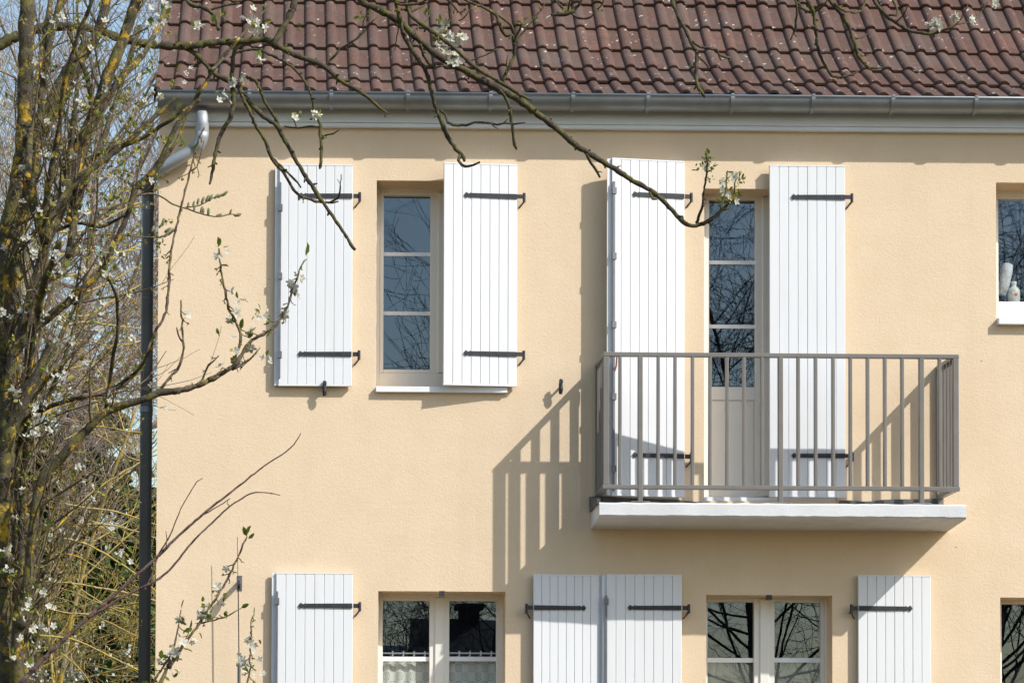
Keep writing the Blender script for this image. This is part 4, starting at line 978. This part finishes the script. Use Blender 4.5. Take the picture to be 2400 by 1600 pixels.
yl = [([(182, 796, 3), (215, 800, 4), (262, 811, 4), (330, 800, 3)], -11.8), ([(96, 867, 4), (150, 863, 4), (198, 856, 3), (260, 835, 2)], -11.8), ([(198, 931, 4), (246, 947, 4), (300, 952, 2)], -11.8), ([(60, 990, 5), (120, 960, 5), (198, 931, 4), (250, 905, 3), (330, 880, 2)], -11.8),
      ([(60, 1250, 4), (128, 1258, 4), (193, 1271, 4), (228, 1287, 4), (268, 1311, 4), (319, 1346, 4), (380, 1400, 3)], -11.3), ([(20, 1350, 4), (67, 1357, 4), (171, 1367, 4), (268, 1383, 4.5), (321, 1394, 4.5), (400, 1420, 3)], -11.3),
      ([(60, 1480, 4), (94, 1488, 4), (166, 1496, 4), (228, 1522, 4), (316, 1565, 4), (400, 1600, 3)], -11.3), ([(142, 1528, 3), (190, 1570, 3), (215, 1610, 3)], -11.3), ([(60, 1200, 3), (110, 1290, 3), (150, 1350, 3), (222, 1402, 3), (300, 1440, 2)], -11.0),
      ([(130, 1240, 4), (193, 1174, 5), (250, 1130, 5), (324, 1086, 4), (380, 1060, 3)], -11.8), ([(150, 1180, 3), (209, 1190, 4), (260, 1196, 4), (319, 1212, 3), (380, 1235, 2)], -11.8), ([(165, 1234, 3), (215, 1228, 3.5), (260, 1230, 3.5), (320, 1245, 3), (370, 1262, 2)], -12.0),
      ([(110, 1300, 2), (170, 1300, 2.5), (220, 1325, 2.5), (254, 1345, 2)], -11.4), ([(180, 1390, 2.5), (240, 1415, 3), (300, 1428, 2.5), (350, 1440, 2)], -11.5), ([(210, 1220, 3), (250, 1235, 3), (285, 1270, 3), (315, 1300, 2)], -12.1), ([(100, 1420, 3), (150, 1435, 3), (215, 1440, 3), (280, 1470, 2.5), (320, 1490, 2)], -11.2),
      ([(60, 560, 5), (110, 545, 5), (200, 540, 4), (270, 500, 4), (340, 470, 3)], -12.2), ([(130, 600, 4), (190, 585, 4), (260, 592, 4), (350, 580, 3)], -12.4), ([(190, 690, 4), (260, 660, 4), (330, 620, 3), (380, 600, 2)], -12.3), ([(120, 730, 3), (200, 740, 4), (270, 700, 4), (340, 660, 3)], -12.0), ([(150, 1030, 3), (220, 1000, 3.5), (300, 1010, 3), (370, 1020, 2)], -12.0), ([(210, 1010, 3), (260, 1035, 3), (300, 1070, 3), (340, 1080, 2)], -12.1),
      ([(140, 760, 4), (210, 755, 5), (262, 762, 4), (330, 770, 3)], -11.9), ([(100, 650, 4), (170, 645, 4), (250, 615, 4), (330, 570, 3)], -12.5)]
bare_tree('bare_willow', 'straw coloured bare willow with arching yellow branches behind the downpipe', 100, 14.5, 11.5, 'willow', 16, .30, 7, 3, .05, 'bare trees beyond the gable', .62, .04, 7, yl, (.16, .6), kk=.34)
bare_tree('bare_ash', 'tall grey bare tree with fine twigs filling the sky at upper left', 60, 24, 21, 'grey', 36, .10, 8, 3, .18, 'bare trees beyond the gable', .55, .22, 9, (), (.5, .62), kk=.30)
bare_tree('bare_birch', 'slim brownish bare tree with upright twigs behind the straw willow', 30, 17, 15, 'grey', 22, .12, 7, 3, .09, 'bare trees beyond the gable', .6, .15, 12, (), (.42, .62), kk=.26)
bare_tree('bare_hawthorn', 'tangled low thorn tree with straw twigs between the willow and the conifers', 60, 17, 6.4, 'willow', 9, .25, 7, 3, .045, 'bare trees beyond the gable', .85, .0, 15, (), (.15, .62), kk=.34)
def conifer(px, depth, h, wd, seed, label):
    r = random.Random(seed); b = P(px, 1890, -depth); b = Vector((b.x, b.y, 0)); t = thing('conifer', label, 'tree', b, 'dark conifers behind the willow')
    m = MB(); m.tube([b, b + Vector((0, 0, h * .5)), b + Vector((0, 0, h))], [.16, .1, .02], 8); m.build('trunk', 'darkbark', t)
    m = MB()
    for k in range(300):
        f = (r.random()) ** .8; z = h * (.08 + .92 * f); L = wd * (1 - f) ** .8 * r.uniform(.55, 1.1) + .12; a = r.uniform(0, 2 * PI)
        d = Vector((math.cos(a), math.sin(a), -.18)); p0 = b + Vector((0, 0, z))
        for j in range(int(10 + L * 18)):
            u = r.uniform(.2, 1); c = p0 + d * L * u + rv(r) * .10 + Vector((0, 0, .12 * u * u)); dd = (d + rv(r) * .8).normalized(); s_ = r.uniform(.12, .26); sd_ = dd.cross(rv(r)).normalized() * s_ * .34
            m.add([c, c + dd * s_ * .5 + sd_, c + dd * s_, c + dd * s_ * .5 - sd_], [(0, 1, 2, 3)])
    m.build('crown', 'needle', t)
conifer(215, 24, 8.6, 2.5, 1, 'broad dark conifer with the highest tip of those beyond the downpipe')
conifer(335, 28, 7.2, 2.2, 2, 'dark conifer close behind the house gable')
conifer(110, 25, 7.8, 2.2, 3, 'dark conifer half hidden behind the straw willow')
conifer(20, 29, 8.0, 2.0, 4, 'dark conifer at the left edge behind the plum stems')
# blossoming bush
bb = thing('blossoming_bush', 'bush covered with small white blossom at the foot of the conifers', 'bush', P(190, 1890, -12.5) * 1.0)
bb.location.z = 0
m, mp2 = MB(), MB(); b0 = Vector((bb.location.x, bb.location.y, 0))
for k in range(46):
    d = (Vector((R3.uniform(-1, 1), R3.uniform(-.6, .6), R3.uniform(.9, 1.8)))).normalized(); L = R3.uniform(2.4, 3.9)
    pts = grow(m, b0 + Vector((R3.uniform(-.5, .5), R3.uniform(-.3, .3), 0)), d, L, .014, 1, R3, .5, 5, .1, 4, .1, None, 8)
    for _ in range(110):
        c = R3.choice(pts[3:]) + rv(R3) * R3.uniform(0, .26)
        nrm = rv(R3); a = nrm.orthogonal().normalized() * R3.uniform(.016, .028); b = nrm.cross(a).normalized() * a.length
        mp2.add([c + a, c + b, c - a, c - b], [(0, 1, 2, 3)])
m.build('branches', 'darkbark', bb); mp2.build('blossom', 'petal', bb)

# ------------------------------------------------------------------ across the street, seen mirrored in the panes
for i, (x, y, h, rr_, lab) in enumerate(((8.35, -27, 17, .12, 'big bare tree with a thick dark trunk mirrored in the balcony door'), (3.1, -25, 9.9, .09, 'small bare tree mirrored low in the upper left window'), (12.4, -27, 18.5, .14, 'bare tree mirrored in the upper right window'))):
    bare_tree('bare_tree', lab, 0, 0, h, 'darkbark', 36, .05 * (-1) ** i, 7, 3, rr_, 'bare trees across the street', .62, .18, 40 + i, (), (.2, .62), loc=Vector((x, y, 0)), kk=.36, lf=.30)
nh = thing('neighbour_house', 'low house with a dark roof and brick chimney mirrored in the lower left window', 'house', (6.0, -34, 0))
m = MB(); m.box(2.5, 7.0, -37, -31, 0, 3.2); m.build('wall', 'nwall', nh)
m = MB(); m.add([(2.35, -30.7, 3.1), (7.2, -30.7, 3.1), (7.2, -37.3, 3.1), (2.35, -37.3, 3.1), (2.35, -34, 5.45), (7.2, -34, 5.45)], [(0, 1, 5, 4), (1, 2, 5), (2, 3, 4, 5), (3, 0, 4)]); rf = m.build('roof', 'slate', nh)
m = MB(); m.box(3.35, 3.75, -34.3, -33.8, 5.2, 5.66); m.box(3.25, 3.85, -34.4, -33.7, 5.66, 5.74); m.build('chimney', 'slate', rf)
nh2 = thing('neighbour_shed', 'pale low shed with a flat white fascia beside the dark roofed house', 'shed', (0, -34, 0))
m = MB(); m.box(-4, 2.2, -36, -33.5, 0, 4.6); m.build('wall', 'nwall', nh2)
m = MB(); m.box(-4.2, 2.25, -36.2, -33.3, 4.6, 4.85); m.build('roof', 'sill', nh2)
